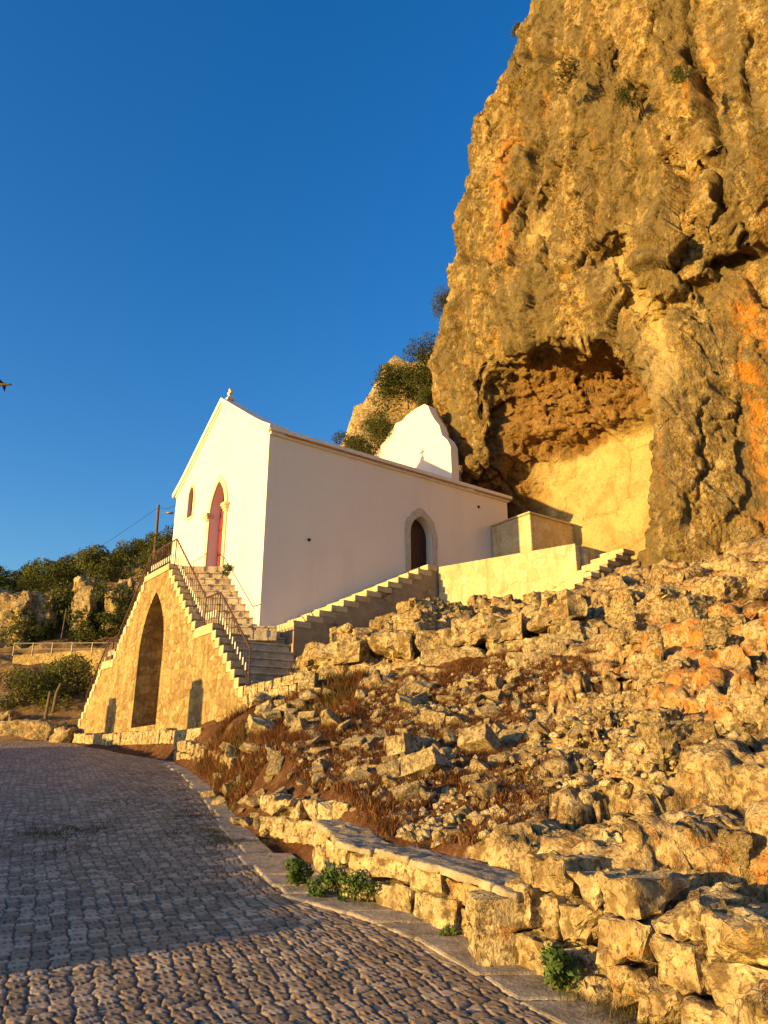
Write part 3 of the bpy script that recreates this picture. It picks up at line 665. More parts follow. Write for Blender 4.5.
mb.build('gable_coping', CORNICE, ch, O, False, .012)
mb = MB()   # cross on the apex
mb.box((.09, 3.30, 13.54), (.35, 3.54, 13.63)); mb.box((.14, 3.35, 13.632), (.30, 3.49, 13.68))
mb.plate([(3.375, 13.682), (3.465, 13.682), (3.455, 13.81), (3.555, 13.795), (3.555, 13.895), (3.455, 13.88), (3.462, 13.99), (3.378, 13.99), (3.385, 13.88), (3.285, 13.895), (3.285, 13.795), (3.385, 13.81)], [], 'tz', .17, .27)
mb.build('stone_cross', TRIM, ch, O, False, .012)
def ring(out, inn, a, b, plane, name, mat, par, extra=None):
    mb = MB(); mb.plate(out, [inn], plane, a, b)
    if extra: extra(mb)
    return mb.build(name, mat, par, O, False, .01)
ring(arch(2.64, 3.72, 7.55, 9.5, 10.52, off=.17), arch(2.64, 3.72, 7.6, 9.5, 10.52), -.05, -.002, 'tz', 'door_surround', TRIM, ch)
for ta, tb in ((2.36, 2.68), (3.68, 4.0)):
    mb = MB(); mb.box((-.16, ta, 9.50), (.1, tb, 9.60)); mb.box((-.13, ta+.03, 9.42), (.1, tb-.03, 9.498)); mb.box((-.10, ta+.06, 9.34), (.1, tb-.06, 9.418)); mb.build('impost', TRIM, ch, O, False, .012)

ring(arch(5.24, 5.66, 9.87, 10.7, 11.05, 6, off=.09), arch(5.24, 5.66, 9.95, 10.7, 11.05, 6), -.03, -.002, 'tz', 'window_surround', TRIM, ch)
# front door: two red leaves with raised panels
d_ = MB(); d_.plate(arch(2.64, 3.72, 7.6, 9.5, 10.52), [], 'tz', .32, .37); do = d_.build('front_door', RED, ch, O)
mb = MB()
for ta, tb in ((2.70, 3.14), (3.22, 3.66)):
    for za, zb in ((7.7, 8.25), (8.33, 9.0), (9.08, 9.5)): mb.box((.295, ta, za), (.318, tb, zb))
mb.box((.285, 3.15, 7.62), (.318, 3.21, 10.3)); mb.build('door_panel', RED, do, O, False, .01)
mb = MB(); mb.tube([(.318, 3.28, 8.55), (.26, 3.28, 8.55), (.26, 3.36, 8.55)], .012); mb.build('handle', IRON, do, O)
mb = MB(); mb.plate(arch(5.24, 5.66, 9.95, 10.7, 11.05, 6), [], 'tz', .14, .16); wo = mb.build('window', GLASS, ch, O)
mb = MB()
ins = arch(5.285, 5.615, 9.995, 10.7, 11.0, 6)
mb.plate(arch(5.241, 5.659, 9.951, 10.7, 11.048, 6), [ins], 'tz', .09, .138); mb.box((.1, 5.435, 9.99), (.136, 5.465, 10.98))
for z in (10.22, 10.46, 10.7): mb.box((.103, 5.28, z), (.133, 5.62, z+.025))
mb.build('window_frame', RED, wo, O)
# side door
def irr(pts, a, seed):
    g = np.random.default_rng(seed); return [(p[0]+g.normal(0, a), p[1]+(g.normal(0, a) if k > 1 else 0)) for k, p in enumerate(pts)]
ring(irr(arch(5.14, 6.04, 7.6, 9.0, 9.62, off=.22), .02, 3), sd, -.03, -.001, 'sz', 'side_door_surround', GREYTRIM, ch)
mb = MB(); mb.plate(sd, [], 'sz', .30, .35); so = mb.build('side_door', BROWN, ch, O)
mb = MB()
for k in range(6): mb.box((5.16+.145*k, .285, 7.72), (5.16+.145*k+.135, .298, 8.98))
mb.build('door_board', BROWN, so, O)
mb = MB(); mb.tube([(5.9, .284, 8.5), (5.9, .24, 8.5), (5.82, .24, 8.5)], .011); mb.build('handle', IRON, so, O)
for s_, z_ in ((1.43, 8.06), (8.18, 10.5)):
    mb = MB(); mb.tube([(s_, -.03, z_), (s_, .02, z_)], .045, 12); mb.build('weep_hole_dark', BLACK, ch, O)  # solid black stub painted as the dark inside of a weep hole
# white end wall standing above the roof against the rock
ped = [(.67, 11.2), (.70, 12.9), (.86, 13.2), (1.15, 13.5), (1.28, 13.95), (1.55, 14.3), (1.72, 14.6), (1.9, 15.0), (2.1, 15.16), (2.61, 15.18), (3.18, 15.12), (3.5, 15.0), (3.89, 15.04), (4.1, 14.86), (4.42, 14.8), (4.6, 14.55), (5.1, 14.36), (6.0, 13.9), (6.8, 13.3), (6.8, 11.2)]
mb = MB(); mb.plate(ped[::-1], [], 'tz', 7.6, 7.95); mb.build('end_wall', WHITE, ch, O)

# ------------------------------------------------------------------ double staircase in front
OS = (-1.4, 4.1, 2.4)
stc = empty('double_staircase', F(*OS), TH, 'rubble stone double staircase with a pointed niche, rising to the red chapel door', 'staircase')
def flight(ts, z0, z1, n):             # corner points of a run of steps from (ts[0], z0) to (ts[1], z1)
    out = []
    for k in range(n):
        ta = ts[0]+(ts[1]-ts[0])*k/n; za = z0+(z1-z0)*(k+1)/n
        out.append((ta, za if z1 > z0 else z0+(z1-z0)*k/n))
    return out
T1, T2, T3, T4 = 3.1, .62, -.25, -2.12      # right side: landing edge, half landing, bottom
Lz, Hz, Bz = 7.56, 5.28, 3.55
steps_r = []                                 # (t_hi, t_lo, z)
n1, n2 = 10, 8
for k in range(n1): steps_r.append((T1-(T1-T2)*k/n1, T1-(T1-T2)*(k+1)/n1, Lz-(Lz-Hz)*(k+1)/n1+.0))
steps_r.append((T2, T3, Hz))
for k in range(n2): steps_r.append((T3-(T3-T4)*k/n2, T3-(T3-T4)*(k+1)/n2, Hz-(Hz-Bz)*(k+1)/n2))
steps_r = [(a, b, z) for a, b, z in steps_r]
mir = lambda t: 8.2-t
prof = []
for a, b, z in steps_r[::-1]: prof += [(b, z), (a, z)]
prof += [(T1, Lz), (mir(T1), Lz)]
for a, b, z in steps_r: prof += [(mir(a), z), (mir(b), z)]
prof2 = [prof[0]]
for p in prof[1:]:
    if abs(p[0]-prof2[-1][0])+abs(p[1]-prof2[-1][1]) > 1e-4: prof2.append(p)
prof = [(t, z-.10) for t, z in prof2]
niche = arch(3.06, 5.0, 3.02, 5.1, 6.9, 9)
mb = MB(); mb.plate([(10.32, 2.3), (T4, 2.3)]+prof, [niche], 'tz', -1.4, -.35)
mb.plate([(p[0], p[1]) for p in arch(3.06, 5.0, 3.02, 5.1, 6.9, 9, off=.02)], [], 'tz', -.37, -.2)
mb.build('masonry_wall', STAIRWALL, stc, OS)
mb = MB(); mb.box((-1.44, T1-.0, Lz-.16), (-1.02, mir(T1), Lz+.03))
for a, b, z in steps_r:
    j1, j2 = rng.uniform(-.012, .012, 2)
    mb.box((-1.43+j1, b, z-.22), (-1.12+j2, a-.004, z+.03)); mb.box((-1.43+j2, mir(a)+.004, z-.22), (-1.12+j1, mir(b), z+.03))
mb.build('coping', STEPLIT, stc, OS, False, .015)
def skew(mb, t0, t1, s0_, s1_, k, za, zb):      # a step whose edges run aslant, further along at the wall
    q = [(s0_, t0), (s0_, t1), (s1_, t1+k*(s1_+1.1)), (s1_, t0+k*(s1_+1.1))]
    mb.add([(*p, za) for p in q]+[(*p, zb) for p in q], [(0, 1, 2, 3), (4, 5, 6, 7), (0, 1, 5, 4), (1, 2, 6, 5), (2, 3, 7, 6), (3, 0, 4, 7)])
mb = MB(); q = [(-1.115, T1), (-1.115, mir(T1)), (-.002, mir(T1)+.72), (-.002, T1-.72)]
mb.add([(*p, 6.9) for p in q]+[(*p, Lz) for p in q], [(0, 1, 2, 3), (4, 5, 6, 7), (0, 1, 5, 4), (1, 2, 6, 5), (2, 3, 7, 6), (3, 0, 4, 7)])
for k, (a, b, z) in enumerate(steps_r):
    low = k > n1
    zt = z-.012-.0005*k
    skew(mb, b-.03, a-.001, -1.115, .39 if low else -.002, -.65 if not low else -.15, z-.38, zt-.05)
    skew(mb, b-.06+rng.uniform(-.01, .01), a-.03, -1.116, .392 if low else -.003, -.65 if not low else -.15, zt-.049, zt+rng.uniform(-.012, .008))
    skew(mb, mir(a)+.001, mir(b)+.03, -1.115, -.002, .65, z-.38, zt)
mb.box((-.9, -1.1, 3.6), (.39, .0, 5.1)) if False else None
skew(mb, T3, T2, -1.114, .4, -.15, 4.3, Hz-.03)
mb.build('steps', STEP, stc, OS, False, .014)
mb = MB(); mb.box((-.33, T4, 2.3), (.38, -.02, 3.3)); mb.box((-.33, .0, 2.3), (-.01, 8.2, 5.)); mb.build('foundation', DARKWALL, stc, OS)
# railings: right run, landing run, left run
def railing(path, name):
    base = [Vector(p) for p in path]; H = .78
    ra = MB(); top = [(p.x, p.y, p.z+H) for p in base]
    ra.tube(top, .024, 8)
    e = base[-1]; 
    ro = ra.build('handrail', IRON, None, OS); ro.name = name; ro.parent = stc
    L = 0; k = 0
    for a, b in zip(base[:-1], base[1:]):
        d = (b-a); n = max(2, int(round(math.hypot(d.x, d.y)/.15)))
        for j in range(n):
            p = a+d*(j/n)
            m_ = MB(); thick = .017 if j == 0 else .0085
            m_.tube([(p.x, p.y, p.z-.05), (p.x, p.y, p.z+H)], thick, 6); bo = m_.build('baluster', IRON, ro, OS)
            if j:
                m_ = MB(); zc = p.z+.26; m_.box((p.x-.028, p.y-.022, zc-.085), (p.x-.0095, p.y+.022, zc+.085)); m_.build('baluster_pale_block', PALE_BLOCK, ro, OS)  # small pale block low on each baluster
    m_ = MB(); m_.tube([(e.x, e.y, e.z-.05), (e.x, e.y, e.z+H)], .018, 6); m_.build('baluster', IRON, ro, OS)
rs = -1.27
pr_ = [(rs, T1, Lz+.02), (rs, T2, Hz+.06), (rs, T3, Hz+.04), (rs, T4+.03, Bz+.1)]
railing(pr_, 'railing')
railing([(rs, mir(T1), Lz+.02), (rs, T1, Lz+.02)], 'railing')
railing([(s, mir(t), z) for s, t, z in pr_], 'railing')

# ------------------------------------------------------------------ side stair, terrace, block, cave stair
OB = (.4, -.55, 4.0)
sst = empty('side_stair', F(*OB), TH, 'straight stone stair climbing along the long white wall to the dark side door', 'stair')
n = 13; s0, s1, z0, z1 = .42, 5.3, 5.26, 7.68
mb = MB()
for k in range(n):
    a = s0+(s1-s0)*k/n; z = z0+(z1-z0)*(k+1)/n
    mb.box((a-.02, -1.12+.01*math.sin(k*7), z-.17), (a+(s1-s0)/n+.12, -.004, z-.0007*k))
mb.box((s1+.1, -1.12, 7.5), (6.5, -.004, 7.66)); mb.build('steps', STEPLIT, sst, OB, False, .015)
pp = [(s0, 3.6), (s1+.6, 3.6), (s1+.6, z1-.18)]
for k in range(n-1, -1, -1):
    a = s0+(s1-s0)*k/n; z = z0+(z1-z0)*(k+1)/n-.171
    pp += [(a+(s1-s0)/n, z), (a, z)]
mb = MB(); mb.plate(pp, [], 'sz', -1.1, -.01); mb.build('masonry_wall', DARKWALL, sst, OB)

A_, B_ = (5.28, -1.14), (6.66, -5.22)
OT = (5.28, -1.1, 5.0)
ter = empty('terrace', F(*OT), TH, 'pale rendered retaining wall holding up the terrace before the cave', 'terrace wall')
mb = MB()
d = np.array([B_[0]-A_[0], B_[1]-A_[1]]); L = np.hypot(*d); d /= L; nn = np.array([d[1], -d[0]]); nn = nn if nn[0] > 0 else -nn
def strip(mb, a, b, n_, w, za, zb):
    a = np.array(a); b = np.array(b); n_ = np.array(n_)
    q = [a, b, b+n_*w, a+n_*w]; mb.add([(*p, za) for p in q]+[(*p, zb) for p in q], [(0, 1, 2, 3), (4, 5, 6, 7), (0, 1, 5, 4), (1, 2, 6, 5), (2, 3, 7, 6), (3, 0, 4, 7)])
strip(mb, A_, B_, nn, .45, 5.0, 7.64); mb.box((7.0, -5.22, 5.0), (12.5, -4.8, 7.64-.004))
mb.build('masonry_wall', TERRWALL, ter, OT, False, .03)
mb = MB(); mb.plate([(5.7, -1.12), (6.95, -4.85), (13, -4.85), (13, 0), (9.62, -.0), (5.7, -.0)], [], 'st', 7.2, 7.5); mb.build('floor', STEP, ter, OT)
OK_ = (8.7, -.9, 7.4)
blk = empty('stone_block', F(*OK_), TH, 'square rendered masonry block standing on the terrace at the mouth of the cave', 'masonry block')
mb = MB(); mb.box((8.7, -1.84, 7.3), (10.9, -.05, 9.86)); mb.build('masonry_body', TERRWALL, blk, OK_, False, .04)
mb = MB(); mb.box((8.66, -1.88, 9.862), (10.9, -.05, 9.93)); mb.build('coping', STEPLIT, blk, OK_, False, .02)
OC = (5.2, -5.7, 5.2)
cst = empty('cave_stair', F(*OC), TH, 'short flight of stone steps rising past the terrace corner to the cave floor', 'steps')
n = 8; mb = MB(); mb2 = MB()
for k in range(n):
    a = 5.05+(7.9-5.05)*k/n; z = 5.72+(7.45-5.72)*(k+1)/n
    mb.box((a-.02, -6.1+.015*math.sin(5*k), z-.12), (a+.5, -5.24, z)); mb2.box((a, -6.06, 5.0), (a+.355, -5.25, z-.121))
mb.build('tread', STEPLIT, cst, OC, False, .015); mb2.build('masonry_base', DARKWALL, cst, OC)

# ------------------------------------------------------------------ dry-stone walls of separate-looking stones (one mesh per wall)
def stone_wall(name, pts, courses, depth, label, cat, lr=(.3, .6), mat=WALLSTONE, boxy=.8, seed=1, slab=None, back=0., rough=.05):
    """pts: (x, y, z_base) along the foot; courses: heights"""
    g = np.random.default_rng(seed); pts = np.array(pts, float); seg = np.hypot(*np.diff(pts[:, :2], axis=0).T); cs = np.concatenate([[0], np.cumsum(seg)])
    P = lambda u: np.array([np.interp(u, cs, pts[:, k]) for k in range(3)])
    root = empty(name, tuple(pts[0]), 0, label, cat); allV, allF, nb = [], [], 0
    zoff = 0
    for ci, h in enumerate(courses):
        u = g.uniform(-.2, 0)
        while u < cs[-1]:
            l = g.uniform(*lr); c = P(np.clip(u+l/2, 0, cs[-1])); d_ = P(np.clip(u+l/2+.05, 0, cs[-1]))-P(np.clip(u+l/2-.05, 0, cs[-1])); an = math.atan2(d_[1], d_[0])
            hh = h*g.uniform(.86, 1.1) if ci == len(courses)-1 else h*1.03
            V, Fc = hull_rock(g, (l*1.0, depth*g.uniform(.92, 1.06), hh*1.01), boxy, 3, rough, .05)
            a2 = an+g.normal(0, .04); ca, sa = math.cos(a2), math.sin(a2)
            nrm = np.array([math.sin(an), -math.cos(an)])
            off = -nrm*(depth/2+back*zoff)
            X = V[:, 0]*ca-V[:, 1]*sa+c[0]+off[0]; Y = V[:, 0]*sa+V[:, 1]*ca+c[1]+off[1]; Z = V[:, 2]+c[2]+zoff+hh/2+g.normal(0, .008)
            allV.append(np.stack([X, Y, Z], 1)-pts[0]); allF.append(Fc+nb); nb += len(V); u += l
        zoff += h
    link('stonework', mesh_from('stonework', np.concatenate(allV), np.concatenate(allF), mat, 'angle'), root)
    if slab:
        allV, allF, nb = [], [], 0; u = 0
        while u < cs[-1]-.1:
            l = min(g.uniform(.35, .75), cs[-1]-u); c = P(u+l/2); d_ = P(np.clip(u+l/2+.05, 0, cs[-1]))-P(np.clip(u+l/2-.05, 0, cs[-1])); an = math.atan2(d_[1], d_[0])
            V, Fc = hull_rock(g, (l*1.02, slab[0]*g.uniform(.93, 1.05), slab[1]), .8, 4, .03, .16); ca, sa = math.cos(an), math.sin(an); nrm = np.array([math.sin(an), -math.cos(an)])
            off = -nrm*(slab[0]/2-.03); tilt = d_[2]/np.hypot(d_[0], d_[1])
            allV.append(np.stack([V[:, 0]*ca-V[:, 1]*sa+c[0]+off[0], V[:, 0]*sa+V[:, 1]*ca+c[1]+off[1], V[:, 2]+tilt*V[:, 0]+c[2]+zoff+slab[1]/2-.01+g.normal(0, .006)], 1)-pts[0]); allF.append(Fc+nb); nb += len(V); u += l
        link('seat_slab', mesh_from('seat_slab', np.concatenate(allV), np.concatenate(allF), SLAB), root)
    return root
def kp(Y, b, dz=0.): return (kerb_x(Y)+b, Y, road_z(0, Y)+dz)
Ys = [7.6, 7.0, 6.7, 6.3, 5.9, 5.5, 5.1, 4.6]
stone_wall('stone_bench', [kp(7.9, .34), kp(7.2, .3), kp(6.8, .22), (.0, 6.5, .66), (.33, 6.05, .62), (.62, 5.55, .57), (.82, 5.2, .53)], [.2, .17], .42, 'long low stone bench with a flat grey slab top beside the cobbled road', 'stone bench', (.28, .75), WALLSTONE, .8, 4, (.42, .055), .02, .08)
stone_wall('rock_footing', [(.78, 5.25, .50), (1.05, 4.75, .46), (1.35, 4.2, .4), (1.7, 3.6, .33)], [.24, .22, .2], .5, 'mossy row of rough blocks edging the road below the outcrop', 'stone edging', (.2, .5), BLOCK, .65, 5, None, .2, .1)
def tp(px_, py_, Y, dz): p = at(px_, py_, Y); return (p[0], p[1], p[2]+dz)
stone_wall('dry_stone_wall', [tp(262, 828, 8.9, -.1), tp(330, 838, 8.05, -.1), tp(400, 856, 7.3, -.1), tp(470, 878, 6.6, -.1), tp(530, 890, 6.05, -.05)], [.22, .2], .3, 'uneven dry stone wall of pale squarish stones holding back the rubble slope', 'dry stone wall', (.16, .34), WALLSTONE, .55, 6, None, .1, .07)
stone_wall('terrace_edging', [F(-1.42, -2.1, 2.95), F(-1.45, -3.4, 2.97), F(-1.3, -4.7, 3.05)], [.22, .2, .2], .34, 'low wall of pale mortared stones at the foot of the stair railing', 'low wall', (.25, .5), WALLSTONE, .75, 8, None, .05)
stone_wall('plinth', [F(-1.75, 10.6, 2.72), F(-1.72, 6, 2.55), F(-1.7, 1.5, 2.45), F(-1.75, -.6, 2.4)], [.36], .36, 'single course of plinth stones along the base of the niche wall', 'stone plinth', (.4, .8), WALLSTONE, .8, 9)
stone_wall('verge_wall', [kp(19.2, .15, -.05), kp(17.5, .25, -.05), kp(15.6, .3, -.05), kp(13.9, .3, -.05)], [.3, .25], .35, 'overgrown tumbled stone edging where the road meets the dry bank', 'stone edging', (.25, .5), BLOCK, .5, 10)
# unseen wall added across the road so that its shadow lies over the cobbles
SUN_AZ, SUN_EL = -118., 4.8
sd_ = np.array([math.sin(R(SUN_AZ))*math.cos(R(SUN_EL)), math.cos(R(SUN_AZ))*math.cos(R(SUN_EL)), math.sin(R(SUN_EL))])
bw = [(-7.75, 2.2, .1), (-9.0, 6., .5), (-9.9, 9.2, .82), (-12.2, 13.8, 1.4), (-13.3, 17.2, 1.75), (-14.6, 21.4, 2.15)]
stone_wall('shadow_wall', bw, [.35, .35, .3, .2], .5, 'long unseen stone wall added left of the road to cast its shadow', 'shadow wall', (.4, .8), WALLSTONE, .8, 11)
for (px_, py_), dd, wd, hh, lab in (((.47, 3.95), 9., .75, 3., 'thick'), ((6.95, 4.0), 7.5, .8, 3., 'slim')):  # unseen pillars added to throw the two narrow shadows on the stair wall
    q_ = np.array(F(-1.4, px_, py_))+sd_*dd*1.0
    rt = empty('shadow_pillar', (q_[0], q_[1], 1.2), TH, '%s unseen stone pillar added across the road to cast a shadow' % lab, 'pillar')
    mb = MB(); mb.box((-wd/2, -wd/2, 0), (wd/2, wd/2, q_[2]-1.2-.2)); mb.build('shaft', DARKWALL, rt, (0, 0, 0), False, .04)
    mb = MB(); mb.box((-wd*.4, -wd*.4, q_[2]-1.4), (wd*.4, wd*.4, q_[2]-1.2)); mb.build('cap', STEP, rt, (0, 0, 0), False, .05)

stone_wall('rock_ledge', [tp(302, 690, 16.5, -.1), tp(380, 686, 15.6, -.1), tp(450, 676, 15.1, -.1), tp(515, 664, 14.8, -.1), tp(575, 650, 14.5, 0)], [.62, .5], 1.5, 'long jointed limestone ledge standing above the rubble slope, below the terrace wall', 'rock ledge', (.7, 1.7), BLOCK, .55, 14, None, .12, .1)
q0, q1 = at(528, 664, 13.9), at(592, 630, 15.2)
lst = empty('outcrop_step', tuple(q0), 0, 'short pale run of rough steps cut into the outcrop above the rubble slope', 'steps')
AV, AF, nb = [], [], 0
for k in range(5):
    gg = np.random.default_rng(900+k); V_, F_ = hull_rock(gg, (.75, .55, .34), .9, 3, .05, .05); p = q0+(q1-q0)*k/4-q0
    AV.append(V_+p+np.array([0, 0, .02])); AF.append(F_+nb); nb += len(V_)
link('tread', mesh_from('tread', np.concatenate(AV), np.concatenate(AF), WALLSTONE, 'angle'), lst)

# ------------------------------------------------------------------ rubble stones and outcrop blocks: every stone its own object
protos = []
for k in range(16):
    g = np.random.default_rng(100+k); V, Fc = hull_rock(g, (1., g.uniform(.6, .9), g.uniform(.42, .75)), 0. if k % 3 else .5, 2, .05, .03)
    protos.append(mesh_from('rubble_stone', V, Fc, RUBBLE, 'angle'))
bprot = []
for k in range(14):
    g = np.random.default_rng(200+k); V, Fc = hull_rock(g, (1., g.uniform(.7, .95), g.uniform(.6, .85)), (.5, .75, .9)[k % 3], 4, .085, .05)
    bprot.append(mesh_from('outcrop_block', V, Fc, BLOCK, 'angle'))
def scatter(name, meshes, poly, n, size, label, cat, group, seed, sink=.25, minsep=.8, rk=None, tilt=.35, yaw=None):
    g = np.random.default_rng(seed); poly = np.array(poly); out = []; lo, hi = poly.min(0), poly.max(0); tries = 0
    def inside(p):
        c = False; j = len(poly)-1
        for i in range(len(poly)):
            if (poly[i, 1] > p[1]) != (poly[j, 1] > p[1]) and p[0] < (poly[j, 0]-poly[i, 0])*(p[1]-poly[i, 1])/(poly[j, 1]-poly[i, 1])+poly[i, 0]: c = not c
            j = i
        return c
    pts = []
    while len(pts) < n and tries < 60000:
        tries += 1; p = g.uniform(lo, hi)
        if not inside(p): continue
        sz = size(g)*min(1., max(.5, p[1]/9.5))
        if any((p[0]-a)**2+(p[1]-b)**2 < (minsep*(sz+s_)/2)**2 for a, b, s_ in pts): continue
        pts.append((p[0], p[1], sz))
    zz = terrain([p[0] for p in pts], [p[1] for p in pts])
    for k, (x, y, sz) in enumerate(pts):
        o = link(name, meshes[g.integers(len(meshes))]); o.location = (x, y, zz[k]+sz*(.3-sink))
        o.scale = (sz*g.uniform(.85, 1.2), sz*g.uniform(.85, 1.15), sz*g.uniform(.8, 1.15)); o.rotation_euler = (g.normal(0, tilt), g.normal(0, tilt), g.uniform(0, 6.28) if yaw is None else yaw+g.normal(0, .25)+g.integers(0, 4)*math.pi/2)
        tag(o, label, cat, group)
    return pts
def W(*pl): return [at(*p)[:2] for p in pl]
rub_poly = W((235, 800, 10.2), (330, 800, 8.5), (470, 840, 6.9), (560, 815, 6.4), (600, 760, 8.0), (600, 700, 10.8), (540, 676, 12.9), (440, 690, 13.6), (370, 705, 14), (300, 735, 12.4))
scatter('rubble_stone', protos, rub_poly, 285, lambda g: float(np.clip(g.lognormal(-1.62, .55), .09, .62)), 'pale angular limestone rubble stone lying on the dry red-brown slope', 'stone', 'loose rubble stones on the slope', 31, .12, .66)
out_poly = W((600, 990, 4.35), (768, 990, 3.9), (790, 800, 5.6), (790, 640, 10), (768, 560, 14.5), (660, 575, 16.5), (600, 610, 15), (640, 700, 10), (620, 790, 6.6), (590, 850, 5.4))
scatter('outcrop_block', bprot, out_poly, 62, lambda g: float(np.clip(g.lognormal(-.95, .5), .2, .85)), 'weathered limestone block jutting from the stepped outcrop below the cliff', 'rock', 'limestone blocks of the stepped outcrop', 32, .36, .6, None, .07, .35)
shelf_poly = W((318, 650, 17.6), (400, 645, 17.2), (520, 630, 17.2), (560, 618, 17.4), (540, 605, 19), (450, 608, 20.5), (330, 640, 17.6))
scatter('shelf_rock', bprot, shelf_poly, 26, lambda g: float(np.clip(g.lognormal(-.3, .4), .4, 1.3)), 'squarish rock bulging from the limestone shelf under the terrace wall', 'rock', 'rocks of the limestone shelf', 33, .42, .5, None, .07, .5)

oc = np.array(W((240, 735, 14), (300, 715, 14.5), (330, 690, 15.7), (255, 725, 14.5), (190, 775, 16), (340, 700, 14.6), (220, 800, 12)))
# fine gravel and chips between the stones (nobody could count them)
g = np.random.default_rng(41); AV, AF, nb = [], [], 0
pl = np.array(rub_poly); lo, hi = pl.min(0)-.3, pl.max(0)+.3
xy = g.uniform(lo, hi, (8500, 2)); xy = xy[xy[:, 0]-kerb_x(xy[:, 1]) > .85]; zz = terrain(xy[:, 0], xy[:, 1])
D0, F0 = ico(1)
for (x, y), z in zip(xy, zz):
    sz = .012+.07*g.random()**2.2; AV.append(D0*np.array([sz, sz*g.uniform(.6, 1), sz*g.uniform(.5, .9)])*(1+g.normal(0, .14, (len(D0), 1)))+[x, y, z+.01]); AF.append(F0+nb); nb += len(D0)
struct('gravel', mesh_from('gravel', np.concatenate(AV), np.concatenate(AF), RUBBLE, False), 'stuff')

# ------------------------------------------------------------------ dry grass and weeds
def blades(name, xy, zz, hgt, mat, seed, spread=.5, wid=.006, per=6):
    g = np.random.default_rng(seed); n = len(xy)*per; X = np.repeat(xy, per, 0)+g.normal(0, .05, (n, 2)); Z = np.repeat(zz, per)-.02
    hh = hgt*g.uniform(.4, 1.2, n); an = g.uniform(0, 6.28, n); ln = hh*spread*g.uniform(.2, 1.2, n); dx, dy = np.cos(an), np.sin(an)
    w_ = wid*g.uniform(.6, 1.4, n)
    b0 = np.stack([X[:, 0]-dy*w_, X[:, 1]+dx*w_, Z], 1); b1 = np.stack([X[:, 0]+dy*w_, X[:, 1]-dx*w_, Z], 1)
    m0 = np.stack([X[:, 0]+dx*ln*.4, X[:, 1]+dy*ln*.4, Z+hh*.6], 1); tp_ = np.stack([X[:, 0]+dx*ln, X[:, 1]+dy*ln, Z+hh], 1)
    sd = np.stack([-dy*w_*.7, dx*w_*.7, 0*w_], 1)
    V = np.stack([b0, b1, m0-sd, m0+sd, tp_], 1).reshape(-1, 3); i = np.arange(n)*5
    Fq = np.concatenate([np.stack([i, i+1, i+2], 1), np.stack([i, i+2, i+3], 1), np.stack([i+3, i+2, i+4], 1)])
    tone = np.repeat(g.uniform(0, 1, n), 5)
    return mesh_from(name, V, Fq, mat, False, {'tone': tone})
xy = g.uniform(lo-.6, hi+.6, (30000, 2)); P_ = np.stack([xy[:, 0], xy[:, 1], 0*xy[:, 0]], 1)
xy = xy[(fbm(P_, .9, 3, seed=61) > -.3) & (xy[:, 0]-kerb_x(xy[:, 1]) > .75)]
zz, rk_, _, _ = terrain(xy[:, 0], xy[:, 1], True); k_ = rk_ < .5; xy, zz = xy[k_], zz[k_]
struct('dry_grass', blades('dry_grass', xy, zz, .10, DRY, 62, 1.1, .004, 8), 'stuff')
# taller straw and olive weeds on the bank beside the stairs and along the outcrop foot
wp = W((200, 775, 14.5), (240, 790, 11.5), (300, 760, 11.5), (360, 715, 14), (330, 690, 15.6), (250, 715, 15.5), (205, 745, 16.5)); wp = np.array(wp)
xy = g.uniform(wp.min(0), wp.max(0), (7500, 2)); xy = xy[(fbm(np.stack([xy[:, 0], xy[:, 1], 0*xy[:, 0]], 1), .8, 3, seed=66) > -.2) & (xy[:, 0]-kerb_x(xy[:, 1]) > .15)]
struct('bank_weeds', blades('bank_weeds', xy, terrain(xy[:, 0], xy[:, 1]), .17, DRY, 63, .8, .005, 8), 'stuff')
xy = (oc[g.integers(0, len(oc), 700)]+g.normal(0, .32, (700, 2))); xy = xy[xy[:, 0]-kerb_x(xy[:, 1]) > .1]; struct('green_bank_grass', blades('green_bank_grass', xy, terrain(xy[:, 0], xy[:, 1]), .2, OLIVE, 71, .9, .005, 9), 'stuff')
wp = np.array(W((600, 1010, 4.1), (760, 1010, 3.8), (768, 930, 4.3), (700, 860, 5), (620, 880, 4.9)))
xy = g.uniform(wp.min(0), wp.max(0), (1500, 2)); xy = xy[fbm(np.stack([xy[:, 0], xy[:, 1], 0*xy[:, 0]], 1), .5, 3, seed=67) > .1]
struct('outcrop_weeds', blades('outcrop_weeds', xy, terrain(xy[:, 0], xy[:, 1]), .08, OLIVE, 64, .9, .0025, 7), 'stuff')
op = np.array(out_poly); xy = g.uniform(op.min(0), op.max(0), (9000, 2)); Pq = np.stack([xy[:, 0], xy[:, 1], 0*xy[:, 0]], 1); xy = xy[(fbm(Pq, .7, 3, seed=69) > .22) & (xy[:, 0]-kerb_x(xy[:, 1]) > 1.2)]
struct('outcrop_dry_grass', blades('outcrop_dry_grass', xy, terrain(xy[:, 0], xy[:, 1]), .09, DRY, 70, 1.1, .0035, 6), 'stuff')
bank_poly = W((205, 790, 12.8), (262, 800, 9.8), (300, 735, 12.6), (370, 700, 14.2), (320, 695, 16), (240, 722, 16))
scatter('bank_stone', protos, bank_poly, 70, lambda g: float(np.clip(g.lognormal(-1.35, .5), .12, .8)), 'lichen-spotted stone lying on the weedy bank below the low stair wall', 'stone', 'stones on the bank beside the stairs', 35, .1, .7)
